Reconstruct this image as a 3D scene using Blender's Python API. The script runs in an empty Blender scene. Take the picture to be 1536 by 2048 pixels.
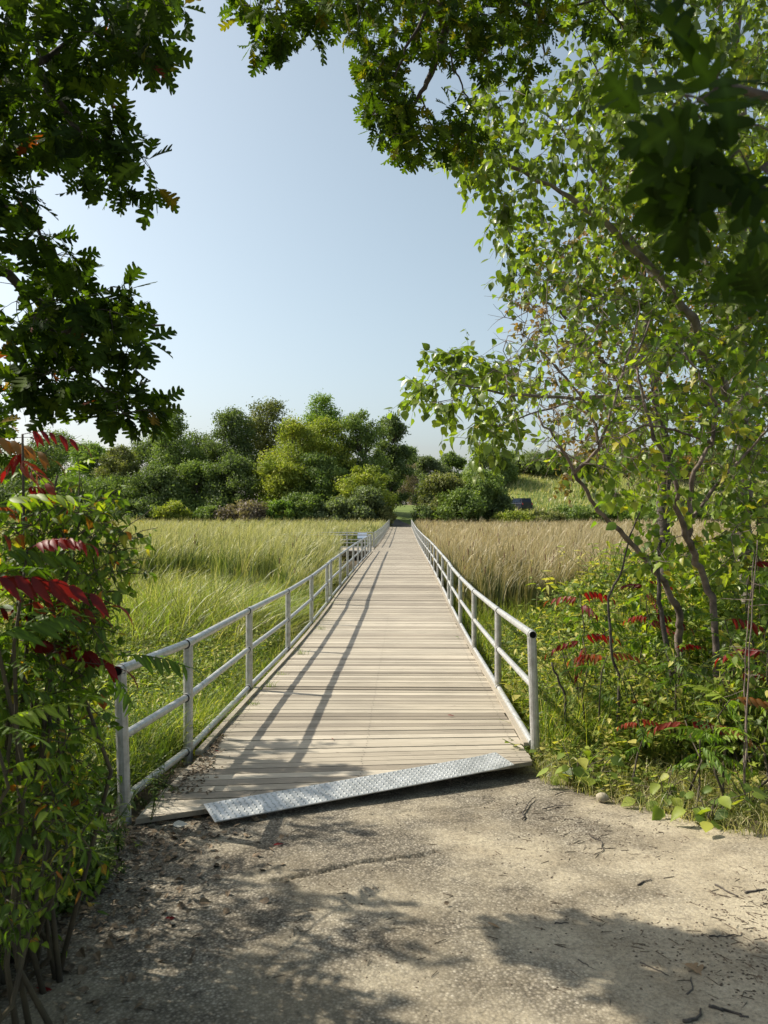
import bpy, math, random, zlib
import numpy as np
from mathutils import Vector

R = math.radians
rng = np.random.default_rng(7)
random.seed(7)
S = bpy.context.scene
COL = S.collection

# ------------------------------------------------------------ camera, world, sun, exposure
EYE = 1.9
F = 1538.0
cam = bpy.data.cameras.new('camera')
camo = bpy.data.objects.new('camera', cam)
COL.objects.link(camo)
camo.location = (0, 0, EYE)
camo.rotation_euler = (R(90), 0, 0)
cam.sensor_fit = 'VERTICAL'
cam.sensor_height = 36.0
cam.lens = F / 2048 * 36
cam.clip_start = 0.05
cam.clip_end = 3000
cam.dof.use_dof = True
cam.dof.focus_distance = 9.0
cam.dof.aperture_fstop = 6.0
S.camera = camo

SUN = Vector((-0.69, 0.25, 0.68)).normalized()
W = bpy.data.worlds.new('World')
S.world = W
W.use_nodes = True
wn = W.node_tree
wn.nodes.clear()
wo = wn.nodes.new('ShaderNodeOutputWorld')
wb = wn.nodes.new('ShaderNodeBackground')
sk = wn.nodes.new('ShaderNodeTexSky')
sk.sky_type = 'NISHITA'
sk.sun_disc = False
sk.sun_elevation = math.asin(SUN.z)
sk.sun_rotation = math.atan2(SUN.x, SUN.y)
sk.air_density = 1.0
sk.dust_density = 2.6
sk.ozone_density = 1.6
wb.inputs['Strength'].default_value = 0.112
hs = wn.nodes.new('ShaderNodeHueSaturation')      # hazy, washed out blue
hs.inputs['Saturation'].default_value = .66
hs.inputs['Hue'].default_value = .475
wn.links.new(sk.outputs[0], hs.inputs['Color'])
wn.links.new(hs.outputs[0], wb.inputs[0])
wn.links.new(wb.outputs[0], wo.inputs[0])

sl = bpy.data.lights.new('sun', 'SUN')
sl.energy = 4.8
sl.angle = R(0.55)
sl.color = (1.0, 0.93, 0.80)
so = bpy.data.objects.new('sun', sl)
COL.objects.link(so)
so.rotation_euler = SUN.to_track_quat('Z', 'Y').to_euler()

S.view_settings.view_transform = 'Standard'
S.view_settings.look = 'None'
S.view_settings.exposure = 0.63
S.view_settings.gamma = 1
S.cycles.max_bounces = 7
S.cycles.diffuse_bounces = 3
S.cycles.transmission_bounces = 4
S.cycles.glossy_bounces = 2


def at(px, py, d):
    """world point at distance d (along +Y) seen at photo pixel px, py"""
    return np.array([(px - 768) / F * d, d, EYE - (py - 1024) * d / F])


# ------------------------------------------------------------ helpers
def reseed(key):
    global rng
    rng = np.random.default_rng(zlib.crc32(str(key).encode()))


def nrm(v):
    v = np.asarray(v, float)
    return v / np.maximum(np.linalg.norm(v, axis=-1, keepdims=True), 1e-9)


LEAFY = set()


class MB:
    def __init__(s):
        s.V = []; s.F = []; s.C = []; s.n = 0

    def add(s, V, Fc, col=(0.5, 0.5, 0.5), mi=0):
        V = np.asarray(V, float).reshape(-1, 3)
        Fc = np.asarray(Fc, int)
        col = np.asarray(col, float)
        if col.ndim == 1:
            col = np.tile(col, (len(V), 1))
        s.V.append(V); s.C.append(col)
        s.F.append((Fc + s.n, mi))
        s.n += len(V)

    def box(s, lo, hi, col=(0.5, 0.5, 0.5), mi=0):
        x0, y0, z0 = lo; x1, y1, z1 = hi
        V = [(x0, y0, z0), (x1, y0, z0), (x1, y1, z0), (x0, y1, z0), (x0, y0, z1), (x1, y0, z1), (x1, y1, z1), (x0, y1, z1)]
        s.add(V, [(0, 3, 2, 1), (4, 5, 6, 7), (0, 1, 5, 4), (1, 2, 6, 5), (2, 3, 7, 6), (3, 0, 4, 7)], col, mi)

    def tube(s, pts, rad, n=6, col=(0.5, 0.5, 0.5), mi=0, cap=True):
        P = np.asarray(pts, float)
        m = len(P)
        r = np.broadcast_to(np.asarray(rad, float), (m,))
        T = np.zeros_like(P)
        T[1:-1] = P[2:] - P[:-2]
        T[0] = P[1] - P[0]; T[-1] = P[-1] - P[-2]
        T = nrm(T)
        up = np.array([0, 0, 1.0]) if abs(T[0][2]) < 0.9 else np.array([1.0, 0, 0])
        U = nrm(np.cross(T, up)); Wv = np.cross(T, U)
        a = np.arange(n) * 2 * math.pi / n
        V = P[:, None] + r[:, None, None] * (np.cos(a)[None, :, None] * U[:, None] + np.sin(a)[None, :, None] * Wv[:, None])
        V = V.reshape(-1, 3)
        i = np.arange(m - 1)[:, None] * n; j = np.arange(n)[None]; k = (j + 1) % n
        Fc = np.stack([i + j, i + k, i + n + k, i + n + j], -1).reshape(-1, 4)
        s.add(V, Fc, col, mi)
        if cap:
            b = s.n
            s.add(np.vstack([P[0], P[-1]]), np.zeros((0, 3), int), col, mi)
            j = np.arange(n); k = (j + 1) % n
            o = b - m * n
            f1 = np.stack([np.full(n, b), o + k, o + j], -1)
            f2 = np.stack([np.full(n, b + 1), o + (m - 1) * n + j, o + (m - 1) * n + k], -1)
            s.F.append((np.vstack([f1, f2]), mi))

    def build(s, name, mats, parent=None, smooth=False):
        me = bpy.data.meshes.new(name)
        if s.V:
            V = np.concatenate(s.V); C = np.concatenate(s.C)
            ls = []; tot = []; mis = []
            for Fc, mi in s.F:
                if len(Fc) == 0: continue
                ls.append(Fc.ravel()); tot.append(np.full(len(Fc), Fc.shape[1])); mis.append(np.full(len(Fc), mi))
            L = np.concatenate(ls).astype(np.int32); T = np.concatenate(tot).astype(np.int32); M = np.concatenate(mis).astype(np.int32)
            st = np.concatenate([[0], np.cumsum(T)[:-1]]).astype(np.int32)
            me.vertices.add(len(V)); me.vertices.foreach_set('co', V.astype(np.float32).ravel())
            me.loops.add(len(L)); me.loops.foreach_set('vertex_index', L)
            me.polygons.add(len(T)); me.polygons.foreach_set('loop_start', st)
            me.polygons.foreach_set('loop_total', T); me.polygons.foreach_set('material_index', M)
            lf = any(m_ in LEAFY for m_ in (mats if isinstance(mats, (list, tuple)) else [mats]))
            me.polygons.foreach_set('use_smooth', np.full(len(T), bool(smooth or lf)))
            ca = me.attributes.new('Col', 'FLOAT_COLOR', 'POINT')
            ca.data.foreach_set('color', np.hstack([C, np.ones((len(C), 1))]).astype(np.float32).ravel())
            me.update(calc_edges=True)
        for m in (mats if isinstance(mats, (list, tuple)) else [mats]):
            me.materials.append(m)
        o = bpy.data.objects.new(name, me)
        COL.objects.link(o)
        if parent is not None:
            o.parent = parent
            o.matrix_parent_inverse.identity()
            pl = parent_world(parent)
            if pl.length > 0:
                me.transform(__import__('mathutils').Matrix.Translation(-pl))
        return o


def parent_world(p):
    v = Vector((0, 0, 0))
    while p is not None:
        v = v + p.location
        p = p.parent
    return v


def tag(o, label=None, cat=None, group=None, kind=None):
    if label: o['label'] = label
    if cat: o['category'] = cat
    if group: o['group'] = group
    if kind: o['kind'] = kind
    return o


def empty(name, loc, label, cat, group=None):
    o = bpy.data.objects.new(name, None)
    COL.objects.link(o)
    o.location = tuple(float(c) for c in loc)
    o.empty_display_size = 0.2
    return tag(o, label, cat, group)


def scatter(mb, tmpl, P, A, N, Sc, col, mi=0):
    """copy template (V,F[,v]) to N places; A leaf axis, N normal"""
    V, Fc = tmpl[0], tmpl[1]
    P = np.asarray(P, float); n = len(P)
    if n == 0: return
    A = nrm(A); side = nrm(np.cross(A, N)); N = np.cross(side, A)
    Sc = np.broadcast_to(np.asarray(Sc, float), (n,))
    W_ = P[:, None] + Sc[:, None, None] * (V[None, :, 0:1] * side[:, None] + V[None, :, 1:2] * A[:, None] + V[None, :, 2:3] * N[:, None])
    nv = len(V)
    Fa = (Fc[None] + (np.arange(n) * nv)[:, None, None]).reshape(-1, Fc.shape[1])
    r = rng.random(n) if col is None else np.asarray(col, float)
    C = np.zeros((n, nv, 3)); C[:, :, 0] = r[:, None]
    C[:, :, 1] = (tmpl[2][None] if len(tmpl) > 2 else 0.5)
    C[:, :, 2] = rng.random(n)[:, None]
    mb.add(W_.reshape(-1, 3), Fa, C.reshape(-1, 3), mi)


def leaf_t(st, fold=0.15, droop=0.25):
    """leaf template from stations (t along, half width, forward shift)"""
    V = []; v = []
    for t, w, f in st:
        z = -droop * t * t
        V += [(0, t, z), (w, t + f, z + fold * w - droop * 0.3 * abs(f)), (-w, t + f, z + fold * w - droop * 0.3 * abs(f))]
        v += [0.0, w * 2 + 0.3, w * 2 + 0.3]
    Fc = []
    for i in range(len(st) - 1):
        a = i * 3; b = a + 3
        Fc += [(a, a + 1, b + 1, b), (a, b, b + 2, a + 2)]
    return np.array(V, float), np.array(Fc), np.clip(np.array(v), 0, 1)


def oak_t(seed, droop):
    r = np.random.default_rng(seed)
    st = [(0.0, .007, 0), (.12, .010, 0), (.17, .035, .0)]
    t = .20
    for L in (.15, .24, .29, .24):
        L *= r.uniform(.82, 1.15); k = r.uniform(.05, .08)
        st += [(t, k, 0), (t + .025, L * .78, .055), (t + .05, L, .105), (t + .085, L * .95, .125), (t + .105, L * .7, .09), (t + .13, k, .02)]
        t += r.uniform(.165, .185)
    st += [(t + .0, .07, .02), (t + .03, .10, .03), (min(t + .07, .99), .05, .01), (min(t + .09, 1.02), .008, 0)]
    return leaf_t(st, fold=r.uniform(.05, .35), droop=droop)


OAK = [oak_t(i, d) for i, d in enumerate((.1, .35, .2, -.1, .5))]
OVATE = [leaf_t([(0, .01, 0), (.16, .02, 0), (.22, .2, .02), (.45, .33, 0), (.7, .24, 0), (.9, .08, 0), (1.0, .005, 0)], f, d)
         for f, d in ((.2, .2), (.5, .45), (-.15, .3), (.1, .05))]
NARROW = [leaf_t([(0, .01, 0), (.15, .09, 0), (.45, .14, 0), (.75, .09, 0), (1.0, .005, 0)], f, d) for f, d in ((.2, .2), (.4, .5), (0, .1))]
QUADLEAF = [leaf_t([(0, .02, 0), (.4, .3, 0), (1, .03, 0)], .3, .2)]
LOBED = [leaf_t([(0, .01, 0), (.12, .02, 0), (.13, .40, -.06), (.30, .30, .0), (.34, .46, .16), (.6, .2, .0), (.72, .22, .06), (1.0, .01, 0)], f, d)
         for f, d in ((.15, .3), (.35, .5))]


def compound_t(npairs, droop, lf=.32, hang=.0, wid=1.0, seed=0):
    """pinnate leaf, unit length rachis along +y"""
    r = np.random.default_rng(seed)
    V = []; Fc = []; v = []
    base = NARROW[seed % 3]

    def put(o, a, nn, s):
        a = nrm(a); sd = nrm(np.cross(a, nn)); nn = np.cross(sd, a)
        b = sum(len(x) for x in V)
        V.append(o + s * (base[0][:, 0:1] * wid * sd + base[0][:, 1:2] * a + base[0][:, 2:3] * nn))
        Fc.append(base[1] + b); v.append(base[2])
    for i in range(npairs):
        t = .22 + .76 * i / npairs
        z = -droop * t * t
        o = np.array([0, t, z])
        L = lf * (1.0 - .9 * (t - .5) ** 2) * r.uniform(.7, 1.1)
        for sgn in (-1, 1):
            put(o, (sgn * 1.0, .38 + r.uniform(-.3, .3), -.25 - hang + r.uniform(-.35, .35)), (sgn * .25 + r.uniform(-.45, .45), r.uniform(-.45, .45), 1), L)
    put(np.array([0, 1.0, -droop]), (0, 1, -2 * droop), (0, 0, 1), lf * .9)
    n0 = sum(len(x) for x in V)
    q = np.array([0, .33, .66, 1.0]); w = .008
    rv = []
    for t in q:
        rv += [(-w, t, -droop * t * t), (w, t, -droop * t * t), (0, t, -droop * t * t - 2 * w)]
    rf = []
    for i in range(3):
        a = n0 + i * 3
        rf += [(a, a + 1, a + 4, a + 3), (a + 1, a + 2, a + 5, a + 4), (a + 2, a, a + 3, a + 5)]
    V.append(np.array(rv)); Fc.append(np.array(rf)); v.append(np.ones(12) * 0.0)
    return np.concatenate(V), np.concatenate(Fc), np.concatenate(v)


SUMAC = [compound_t(8, .3, .34, .2, 1, 0), compound_t(7, .5, .34, .7, 1.1, 1), compound_t(8, .2, .3, .1, 1, 2), compound_t(5, .75, .36, 1.6, 1.3, 4), compound_t(6, .9, .34, 1.0, 1.2, 7), compound_t(7, .4, .32, .5, 1.1, 9)]


# ------------------------------------------------------------ materials
def newmat(name):
    m = bpy.data.materials.new(name)
    m.use_nodes = True
    nt = m.node_tree
    for n in list(nt.nodes):
        if n.type != 'OUTPUT_MATERIAL': nt.nodes.remove(n)
    return m, nt, [n for n in nt.nodes if n.type == 'OUTPUT_MATERIAL'][0]


def ramp(nt, fac, stops, interp='LINEAR'):
    r = nt.nodes.new('ShaderNodeValToRGB')
    r.color_ramp.interpolation = interp
    e = r.color_ramp.elements
    while len(e) < len(stops): e.new(0.5)
    for i, (p, c) in enumerate(stops):
        e[i].position = p; e[i].color = (*c, 1) if len(c) == 3 else c
    if fac is not None: nt.links.new(fac, r.inputs[0])
    return r


def noise(nt, scale, detail=4, vec=None, rough=.5, dist=0):
    n = nt.nodes.new('ShaderNodeTexNoise')
    n.inputs['Scale'].default_value = scale; n.inputs['Detail'].default_value = detail
    n.inputs['Roughness'].default_value = rough; n.inputs['Distortion'].default_value = dist
    if vec is not None: nt.links.new(vec, n.inputs['Vector'])
    return n


def mixc(nt, f, a, b, mode='MIX'):
    m = nt.nodes.new('ShaderNodeMix'); m.data_type = 'RGBA'; m.blend_type = mode
    for sock, val in ((m.inputs[0], f), (m.inputs[6], a), (m.inputs[7], b)):
        if isinstance(val, (int, float)): sock.default_value = val
        elif isinstance(val, tuple): sock.default_value = (*val, 1)
        else: nt.links.new(val, sock)
    return m.outputs[2]


def leafmat(name, stops, tip=None, trans=.4, tcol=(1.5, 1.9, .5), rough=.42, vein=None, spec=.5):
    m, nt, out = newmat(name)
    at_ = nt.nodes.new('ShaderNodeAttribute'); at_.attribute_name = 'Col'
    sp = nt.nodes.new('ShaderNodeSeparateColor'); nt.links.new(at_.outputs[0], sp.inputs[0])
    c = ramp(nt, sp.outputs[0], stops).outputs[0]
    if tip is not None:
        col, p0, p1 = tip
        fr = nt.nodes.new('ShaderNodeMapRange'); fr.inputs[1].default_value = p0; fr.inputs[2].default_value = p1
        nt.links.new(sp.outputs[1], fr.inputs[0])
        c = mixc(nt, fr.outputs[0], c, col)
    if vein:
        c = mixc(nt, 1.0, c, ramp(nt, sp.outputs[1], [(0, (vein,) * 3), (.22, (1.1, 1.1, 1.1)), (.6, (.92, .92, .92))]).outputs[0], 'MULTIPLY')
    g = nt.nodes.new('ShaderNodeNewGeometry')
    nz = noise(nt, 9, 2, g.outputs['Position'])
    c = mixc(nt, .35, c, ramp(nt, nz.outputs[0], [(.35, (.45, .45, .45)), (.65, (1.5, 1.5, 1.5))]).outputs[0], 'MULTIPLY')
    p = nt.nodes.new('ShaderNodeBsdfPrincipled')
    p.inputs['Roughness'].default_value = rough
    p.inputs['Specular IOR Level'].default_value = spec
    nt.links.new(c, p.inputs['Base Color'])
    t = nt.nodes.new('ShaderNodeBsdfTranslucent')
    nt.links.new(mixc(nt, 1.0, c, tcol, 'MULTIPLY'), t.inputs[0])
    mx = nt.nodes.new('ShaderNodeMixShader'); mx.inputs[0].default_value = trans
    nt.links.new(p.outputs[0], mx.inputs[1]); nt.links.new(t.outputs[0], mx.inputs[2])
    nt.links.new(mx.outputs[0], out.inputs[0])
    LEAFY.add(m)
    return m


def simplemat(name, col, rough=.6, metal=0, nscale=None, col2=None, bump=0, bscale=40, spec=.5):
    m, nt, out = newmat(name)
    p = nt.nodes.new('ShaderNodeBsdfPrincipled')
    p.inputs['Roughness'].default_value = rough; p.inputs['Metallic'].default_value = metal
    p.inputs['Specular IOR Level'].default_value = spec
    g = nt.nodes.new('ShaderNodeNewGeometry')
    if col2:
        nz = noise(nt, nscale or 5, 5, g.outputs['Position'], .6)
        nt.links.new(ramp(nt, nz.outputs[0], [(.35, col), (.65, col2)]).outputs[0], p.inputs['Base Color'])
    else:
        p.inputs['Base Color'].default_value = (*col, 1)
    if bump:
        b = nt.nodes.new('ShaderNodeBump'); b.inputs['Strength'].default_value = bump; b.inputs['Distance'].default_value = .01
        nb = noise(nt, bscale, 5, g.outputs['Position'], .6)
        nt.links.new(nb.outputs[0], b.inputs['Height']); nt.links.new(b.outputs[0], p.inputs['Normal'])
    nt.links.new(p.outputs[0], out.inputs[0])
    return m


M = {}
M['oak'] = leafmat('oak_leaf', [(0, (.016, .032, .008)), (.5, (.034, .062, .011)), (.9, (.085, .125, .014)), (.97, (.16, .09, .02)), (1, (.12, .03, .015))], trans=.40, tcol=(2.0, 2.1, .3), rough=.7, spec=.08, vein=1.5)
M['tree'] = leafmat('broad_leaf', [(0, (.09, .135, .028)), (.5, (.17, .235, .05)), (.9, (.28, .33, .07)), (1, (.40, .34, .06))], trans=.48, tcol=(1.5, 1.6, .35), rough=.38, spec=.5)
M['yel'] = leafmat('yellow_green_leaf', [(0, (.08, .14, .02)), (.5, (.16, .23, .03)), (.88, (.30, .34, .05)), (1, (.46, .36, .06))], trans=.45, tcol=(1.5, 1.7, .4))
M['sumac'] = leafmat('sumac_leaf', [(0, (.05, .09, .015)), (.5, (.10, .165, .024)), (.88, (.19, .25, .035)), (.96, (.34, .27, .04)), (1, (.3, .08, .02))], trans=.45, tcol=(1.6, 1.8, .3), rough=.5, spec=.3, vein=1.5)
M['red'] = leafmat('red_sumac_leaf', [(0, (.10, .012, .012)), (.4, (.19, .012, .012)), (.7, (.20, .05, .025)), (.9, (.20, .11, .03)), (1, (.2, .15, .04))], trans=.4, tcol=(2.0, 1.1, .8), rough=.5, spec=.3)
M['herb'] = leafmat('herb_leaf', [(0, (.06, .10, .02)), (.45, (.14, .20, .035)), (.8, (.27, .32, .055)), (1, (.42, .38, .10))], trans=.42, tcol=(1.4, 1.5, .4), rough=.5, spec=.3)
M['grass'] = leafmat('grass_blade', [(0, (.06, .075, .02)), (.4, (.18, .205, .05)), (.75, (.38, .37, .14)), (1, (.58, .50, .28))], trans=.35, tcol=(1.4, 1.5, .6))
M['brightgrass'] = leafmat('bright_grass_blade', [(0, (.08, .11, .02)), (.4, (.19, .26, .035)), (.75, (.33, .38, .06)), (1, (.46, .40, .16))], trans=.4, tcol=(1.4, 1.6, .5))
M['cat_l'] = leafmat('green_cattail_blade', [(0, (.045, .075, .02)), (.45, (.13, .18, .045)), (.75, (.28, .30, .10)), (1, (.50, .45, .25))], tip=((.52, .48, .26), .72, 1.0), trans=.3, tcol=(1.4, 1.4, .6))
M['cat_r'] = leafmat('straw_cattail_blade', [(0, (.05, .07, .022)), (.35, (.14, .15, .05)), (.7, (.29, .265, .11)), (1, (.52, .44, .27))], tip=((.50, .41, .25), .6, 1.0), trans=.25, tcol=(1.3, 1.2, .7))
M['head'] = simplemat('cattail_head', (.15, .085, .045), .9)
M['bark'] = simplemat('dark_bark', (.035, .028, .022), .9, 0, 22, (.10, .085, .07), .6, 60)
M['graybark'] = simplemat('gray_bark', (.10, .085, .068), .85, 0, 12, (.24, .21, .18), .5, 50)
M['twig'] = simplemat('bare_twig_bark', (.06, .045, .035), .85, 0, 9, (.22, .17, .14), .3, 80)
M['stem'] = simplemat('green_brown_stem', (.04, .032, .02), .85, 0, 9, (.085, .07, .038))
M['black'] = simplemat('hollow_shade_black', (.006, .006, .006), .9, spec=.1)
M['rubber'] = simplemat('black_ring', (.012, .012, .013), .6)

# wood deck
m, nt, out = newmat('weathered_deck_wood'); M['wood'] = m
a_ = nt.nodes.new('ShaderNodeAttribute'); a_.attribute_name = 'Col'
sp = nt.nodes.new('ShaderNodeSeparateColor'); nt.links.new(a_.outputs[0], sp.inputs[0])
g = nt.nodes.new('ShaderNodeNewGeometry')
mp = nt.nodes.new('ShaderNodeMapping'); nt.links.new(g.outputs['Position'], mp.inputs[0])
mp.inputs['Scale'].default_value = (1.2, 26, 26)
off = nt.nodes.new('ShaderNodeVectorMath'); off.operation = 'MULTIPLY_ADD'
nt.links.new(a_.outputs[0], off.inputs[0]); off.inputs[1].default_value = (37, 19, 11); nt.links.new(mp.outputs[0], off.inputs[2])
gr = noise(nt, 1.6, 8, off.outputs[0], .65, .7)
base = ramp(nt, sp.outputs[0], [(0, (.20, .172, .135)), (.3, (.30, .264, .21)), (.7, (.37, .33, .265)), (1, (.46, .415, .34))]).outputs[0]
c1 = mixc(nt, .75, base, ramp(nt, gr.outputs[0], [(.30, (.42, .40, .37)), (.44, (.88, .88, .87)), (.7, (1.18, 1.17, 1.14))]).outputs[0], 'MULTIPLY')
big = noise(nt, 1.1, 4, g.outputs['Position'], .6)
c2 = mixc(nt, .5, c1, ramp(nt, big.outputs[0], [(.35, (.75, .74, .72)), (.65, (1.12, 1.1, 1.06))]).outputs[0], 'MULTIPLY')
kn = nt.nodes.new('ShaderNodeTexVoronoi'); kn.inputs['Scale'].default_value = 2.6
mk = nt.nodes.new('ShaderNodeMapping'); mk.inputs['Scale'].default_value = (1, 2.2, 1); nt.links.new(g.outputs['Position'], mk.inputs[0]); nt.links.new(mk.outputs[0], kn.inputs['Vector'])
c3 = mixc(nt, ramp(nt, kn.outputs['Distance'], [(.02, (1, 1, 1)), (.06, (0, 0, 0))]).outputs[0], c2, (.10, .065, .04))
p = nt.nodes.new('ShaderNodeBsdfPrincipled'); p.inputs['Roughness'].default_value = .8
p.inputs['Specular IOR Level'].default_value = .3
nt.links.new(c3, p.inputs['Base Color'])
b = nt.nodes.new('ShaderNodeBump'); b.inputs['Strength'].default_value = .3; b.inputs['Distance'].default_value = .003
nt.links.new(gr.outputs[0], b.inputs['Height']); nt.links.new(b.outputs[0], p.inputs['Normal'])
nt.links.new(p.outputs[0], out.inputs[0])

# galvanised rail metal
m, nt, out = newmat('galvanised_metal'); M['metal'] = m
p = nt.nodes.new('ShaderNodeBsdfPrincipled'); p.inputs['Metallic'].default_value = .55
g = nt.nodes.new('ShaderNodeNewGeometry')
n1 = noise(nt, 14, 5, g.outputs['Position'], .65); n2 = noise(nt, 90, 3, g.outputs['Position'])
cc = ramp(nt, n1.outputs[0], [(.3, (.36, .355, .33)), (.5, (.52, .52, .50)), (.7, (.62, .63, .62))]).outputs[0]
nt.links.new(mixc(nt, .3, cc, n2.outputs[0], 'MULTIPLY'), p.inputs['Base Color'])
nt.links.new(ramp(nt, n2.outputs[0], [(.3, (.34,) * 3), (.7, (.55,) * 3)]).outputs[0], p.inputs['Roughness'])
nt.links.new(p.outputs[0], out.inputs[0])
M['plate'] = simplemat('tread_plate_metal', (.36, .37, .36), .45, .45, 7, (.56, .57, .56))

# asphalt with sand
m, nt, out = newmat('worn_sandy_asphalt'); M['path'] = m
g = nt.nodes.new('ShaderNodeNewGeometry'); pos = g.outputs['Position']
vo = nt.nodes.new('ShaderNodeTexVoronoi'); vo.inputs['Scale'].default_value = 78; nt.links.new(pos, vo.inputs['Vector'])
stone = ramp(nt, vo.outputs['Color'], [(0, (.12, .11, .092)), (.45, (.25, .225, .185)), (.8, (.38, .345, .28)), (1, (.54, .50, .43))]).outputs[0]
edge = ramp(nt, vo.outputs['Distance'], [(.2, (1, 1, 1)), (.6, (.45, .44, .42))]).outputs[0]
asph = mixc(nt, 1.0, stone, edge, 'MULTIPLY')
fine = noise(nt, 260, 3, pos, .7)
sand = ramp(nt, fine.outputs[0], [(.25, (.26, .22, .155)), (.5, (.40, .35, .255)), (.75, (.53, .48, .37))]).outputs[0]
sx = nt.nodes.new('ShaderNodeSeparateXYZ'); nt.links.new(pos, sx.inputs[0])
cov = noise(nt, 1.3, 6, pos, .62)
# more sand to the right / towards viewer
ma = nt.nodes.new('ShaderNodeMath'); ma.operation = 'MULTIPLY_ADD'; nt.links.new(sx.outputs[0], ma.inputs[0]); ma.inputs[1].default_value = .075
nt.links.new(cov.outputs[0], ma.inputs[2])
mb_ = nt.nodes.new('ShaderNodeMath'); mb_.operation = 'MULTIPLY_ADD'; nt.links.new(sx.outputs[1], mb_.inputs[0]); mb_.inputs[1].default_value = -.035
nt.links.new(ma.outputs[0], mb_.inputs[2])
covr = ramp(nt, mb_.outputs[0], [(.30, (0, 0, 0)), (.52, (.85, .85, .85))]).outputs[0]
grain = ramp(nt, noise(nt, 45, 4, pos, .7).outputs[0], [(.35, (.45,) * 3), (.6, (1.1,) * 3)]).outputs[0]
covf = mixc(nt, 1.0, covr, grain, 'MULTIPLY')
cp = mixc(nt, covf, asph, sand)
dirt = ramp(nt, noise(nt, 2.4, 6, pos, .65).outputs[0], [(.4, (1.12, 1.1, 1.05)), (.62, (.68, .64, .58))]).outputs[0]
cp = mixc(nt, .8, cp, dirt, 'MULTIPLY')
p = nt.nodes.new('ShaderNodeBsdfPrincipled'); p.inputs['Roughness'].default_value = .92; p.inputs['Specular IOR Level'].default_value = .2
nt.links.new(cp, p.inputs['Base Color'])
b = nt.nodes.new('ShaderNodeBump'); b.inputs['Strength'].default_value = .9; b.inputs['Distance'].default_value = .004
hh = mixc(nt, .5, vo.outputs['Distance'], fine.outputs[0]); nt.links.new(hh, b.inputs['Height'])
b.invert = True
nt.links.new(b.outputs[0], p.inputs['Normal']); nt.links.new(p.outputs[0], out.inputs[0])

M['soil'] = simplemat('litter_soil', (.045, .035, .022), .95, 0, 6, (.15, .12, .07), 1.0, 60, .2)
M['lawn'] = simplemat('lawn_ground', (.08, .12, .025), .95, 0, .6, (.15, .19, .045), .8, 8, .2)
M['farpath'] = simplemat('far_asphalt', (.075, .07, .065), .9, 0, 3, (.12, .11, .10), .3, 40, .2)


# ------------------------------------------------------------ setting
PZ_Y = [4.3, 6.05, 8.45, 11.3, 13.9, 16.5, 17.7, 25, 30, 39, 50, 62, 80, 96]
PZ_Z = [.10, .0, -.05, -.13, -.16, -.16, -.12, -.10, -.10, -.16, -.20, -.20, -.06, .08]


def dz(y): return np.interp(y, PZ_Y, PZ_Z)
def bx(y): return .0247 * y
def sstep(a, b, x):
    t = np.clip((np.asarray(x, float) - a) / (b - a), 0, 1)
    return t * t * (3 - 2 * t)


def G(x, y):
    x = np.asarray(x, float); y = np.asarray(y, float)
    near = np.where(y < 4.6, -.02 + (4.6 - y) * .05, -.02 - (y - 4.6) * .06) + .055 * sstep(1.2, -1.0, x)
    edge = 5.6 + 2.2 * sstep(1.2, 4, x)
    low = sstep(edge, edge + 5.0, y)
    z = near * (1 - low) + (-.65) * low
    z = z - .45 * sstep(-1.75, -3.2, x) * sstep(4.4, 6.5, y) * (1 - low)
    shore = sstep(90, 99, y)
    far = .02 + sstep(99, 150, y) * 3.2 + sstep(8, 21, x) * sstep(95, 130, y) * 6.0
    z = z * (1 - shore) + far * shore
    z = z - .08 * sstep(-1.6, -2.4, x) * (1 - low)
    z = z + .03 * np.sin(x * 1.3 + 1) * np.sin(y * 1.1) * (1 - sstep(-1.7, -1.2, x) * (1 - sstep(1.5, 2.5, x)))
    return z


def grid(mb, xs, ys, zf, mask=None, col=(0.5, 0.5, 0.5)):
    X, Y = np.meshgrid(xs, ys)
    Z = zf(X, Y)
    nx = len(xs)
    V = np.stack([X, Y, Z], -1).reshape(-1, 3)
    i = np.arange(len(ys) - 1)[:, None]; j = np.arange(nx - 1)[None]
    Fc = np.stack([i * nx + j, i * nx + j + 1, (i + 1) * nx + j + 1, (i + 1) * nx + j], -1).reshape(-1, 4)
    if mask is not None:
        cx = (X[:-1, :-1] + X[1:, 1:]) / 2; cy = (Y[:-1, :-1] + Y[1:, 1:]) / 2
        k = mask(cx, cy).ravel(); Fc = Fc[k]
        u, inv = np.unique(Fc, return_inverse=True)
        V = V[u]; Fc = inv.reshape(Fc.shape)
    mb.add(V, Fc, col)


xs = np.unique(np.concatenate([np.linspace(-900, -60, 15), np.linspace(-60, -8, 40), np.linspace(-8, 8, 65), np.linspace(8, 60, 40), np.linspace(60, 900, 15)]))
ys = np.unique(np.concatenate([np.linspace(-900, -10, 12), np.linspace(-10, 14, 97), np.linspace(14, 160, 110), np.linspace(160, 1500, 15)]))
mb = MB(); grid(mb, xs, ys, lambda x, y: G(x, y) - .015)
tag(mb.build('ground', M['soil'], smooth=True), kind='structure')


def nz2(x, y, s=1.0):
    return np.sin(x * 5.1 * s + 1.3) * np.cos(y * 4.3 * s) * .5 + np.sin(x * 13 * s + y * 9 * s) * .3 + np.cos(y * 23 * s - x * 17 * s) * .2


PR = [(-30, 9), (0, 7), (2.2, 4.8), (3.4, 3.7), (3.9, 3.0), (4.4, 2.35), (5.0, 1.75), (5.6, 1.28), (6.0, 1.22), (6.6, 1.2)]
PL = [(-30, -4), (0, -2.6), (2.0, -2.0), (3.0, -1.6), (4.0, -1.42), (4.9, -1.5), (5.6, -1.5), (6.6, -1.5)]


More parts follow.
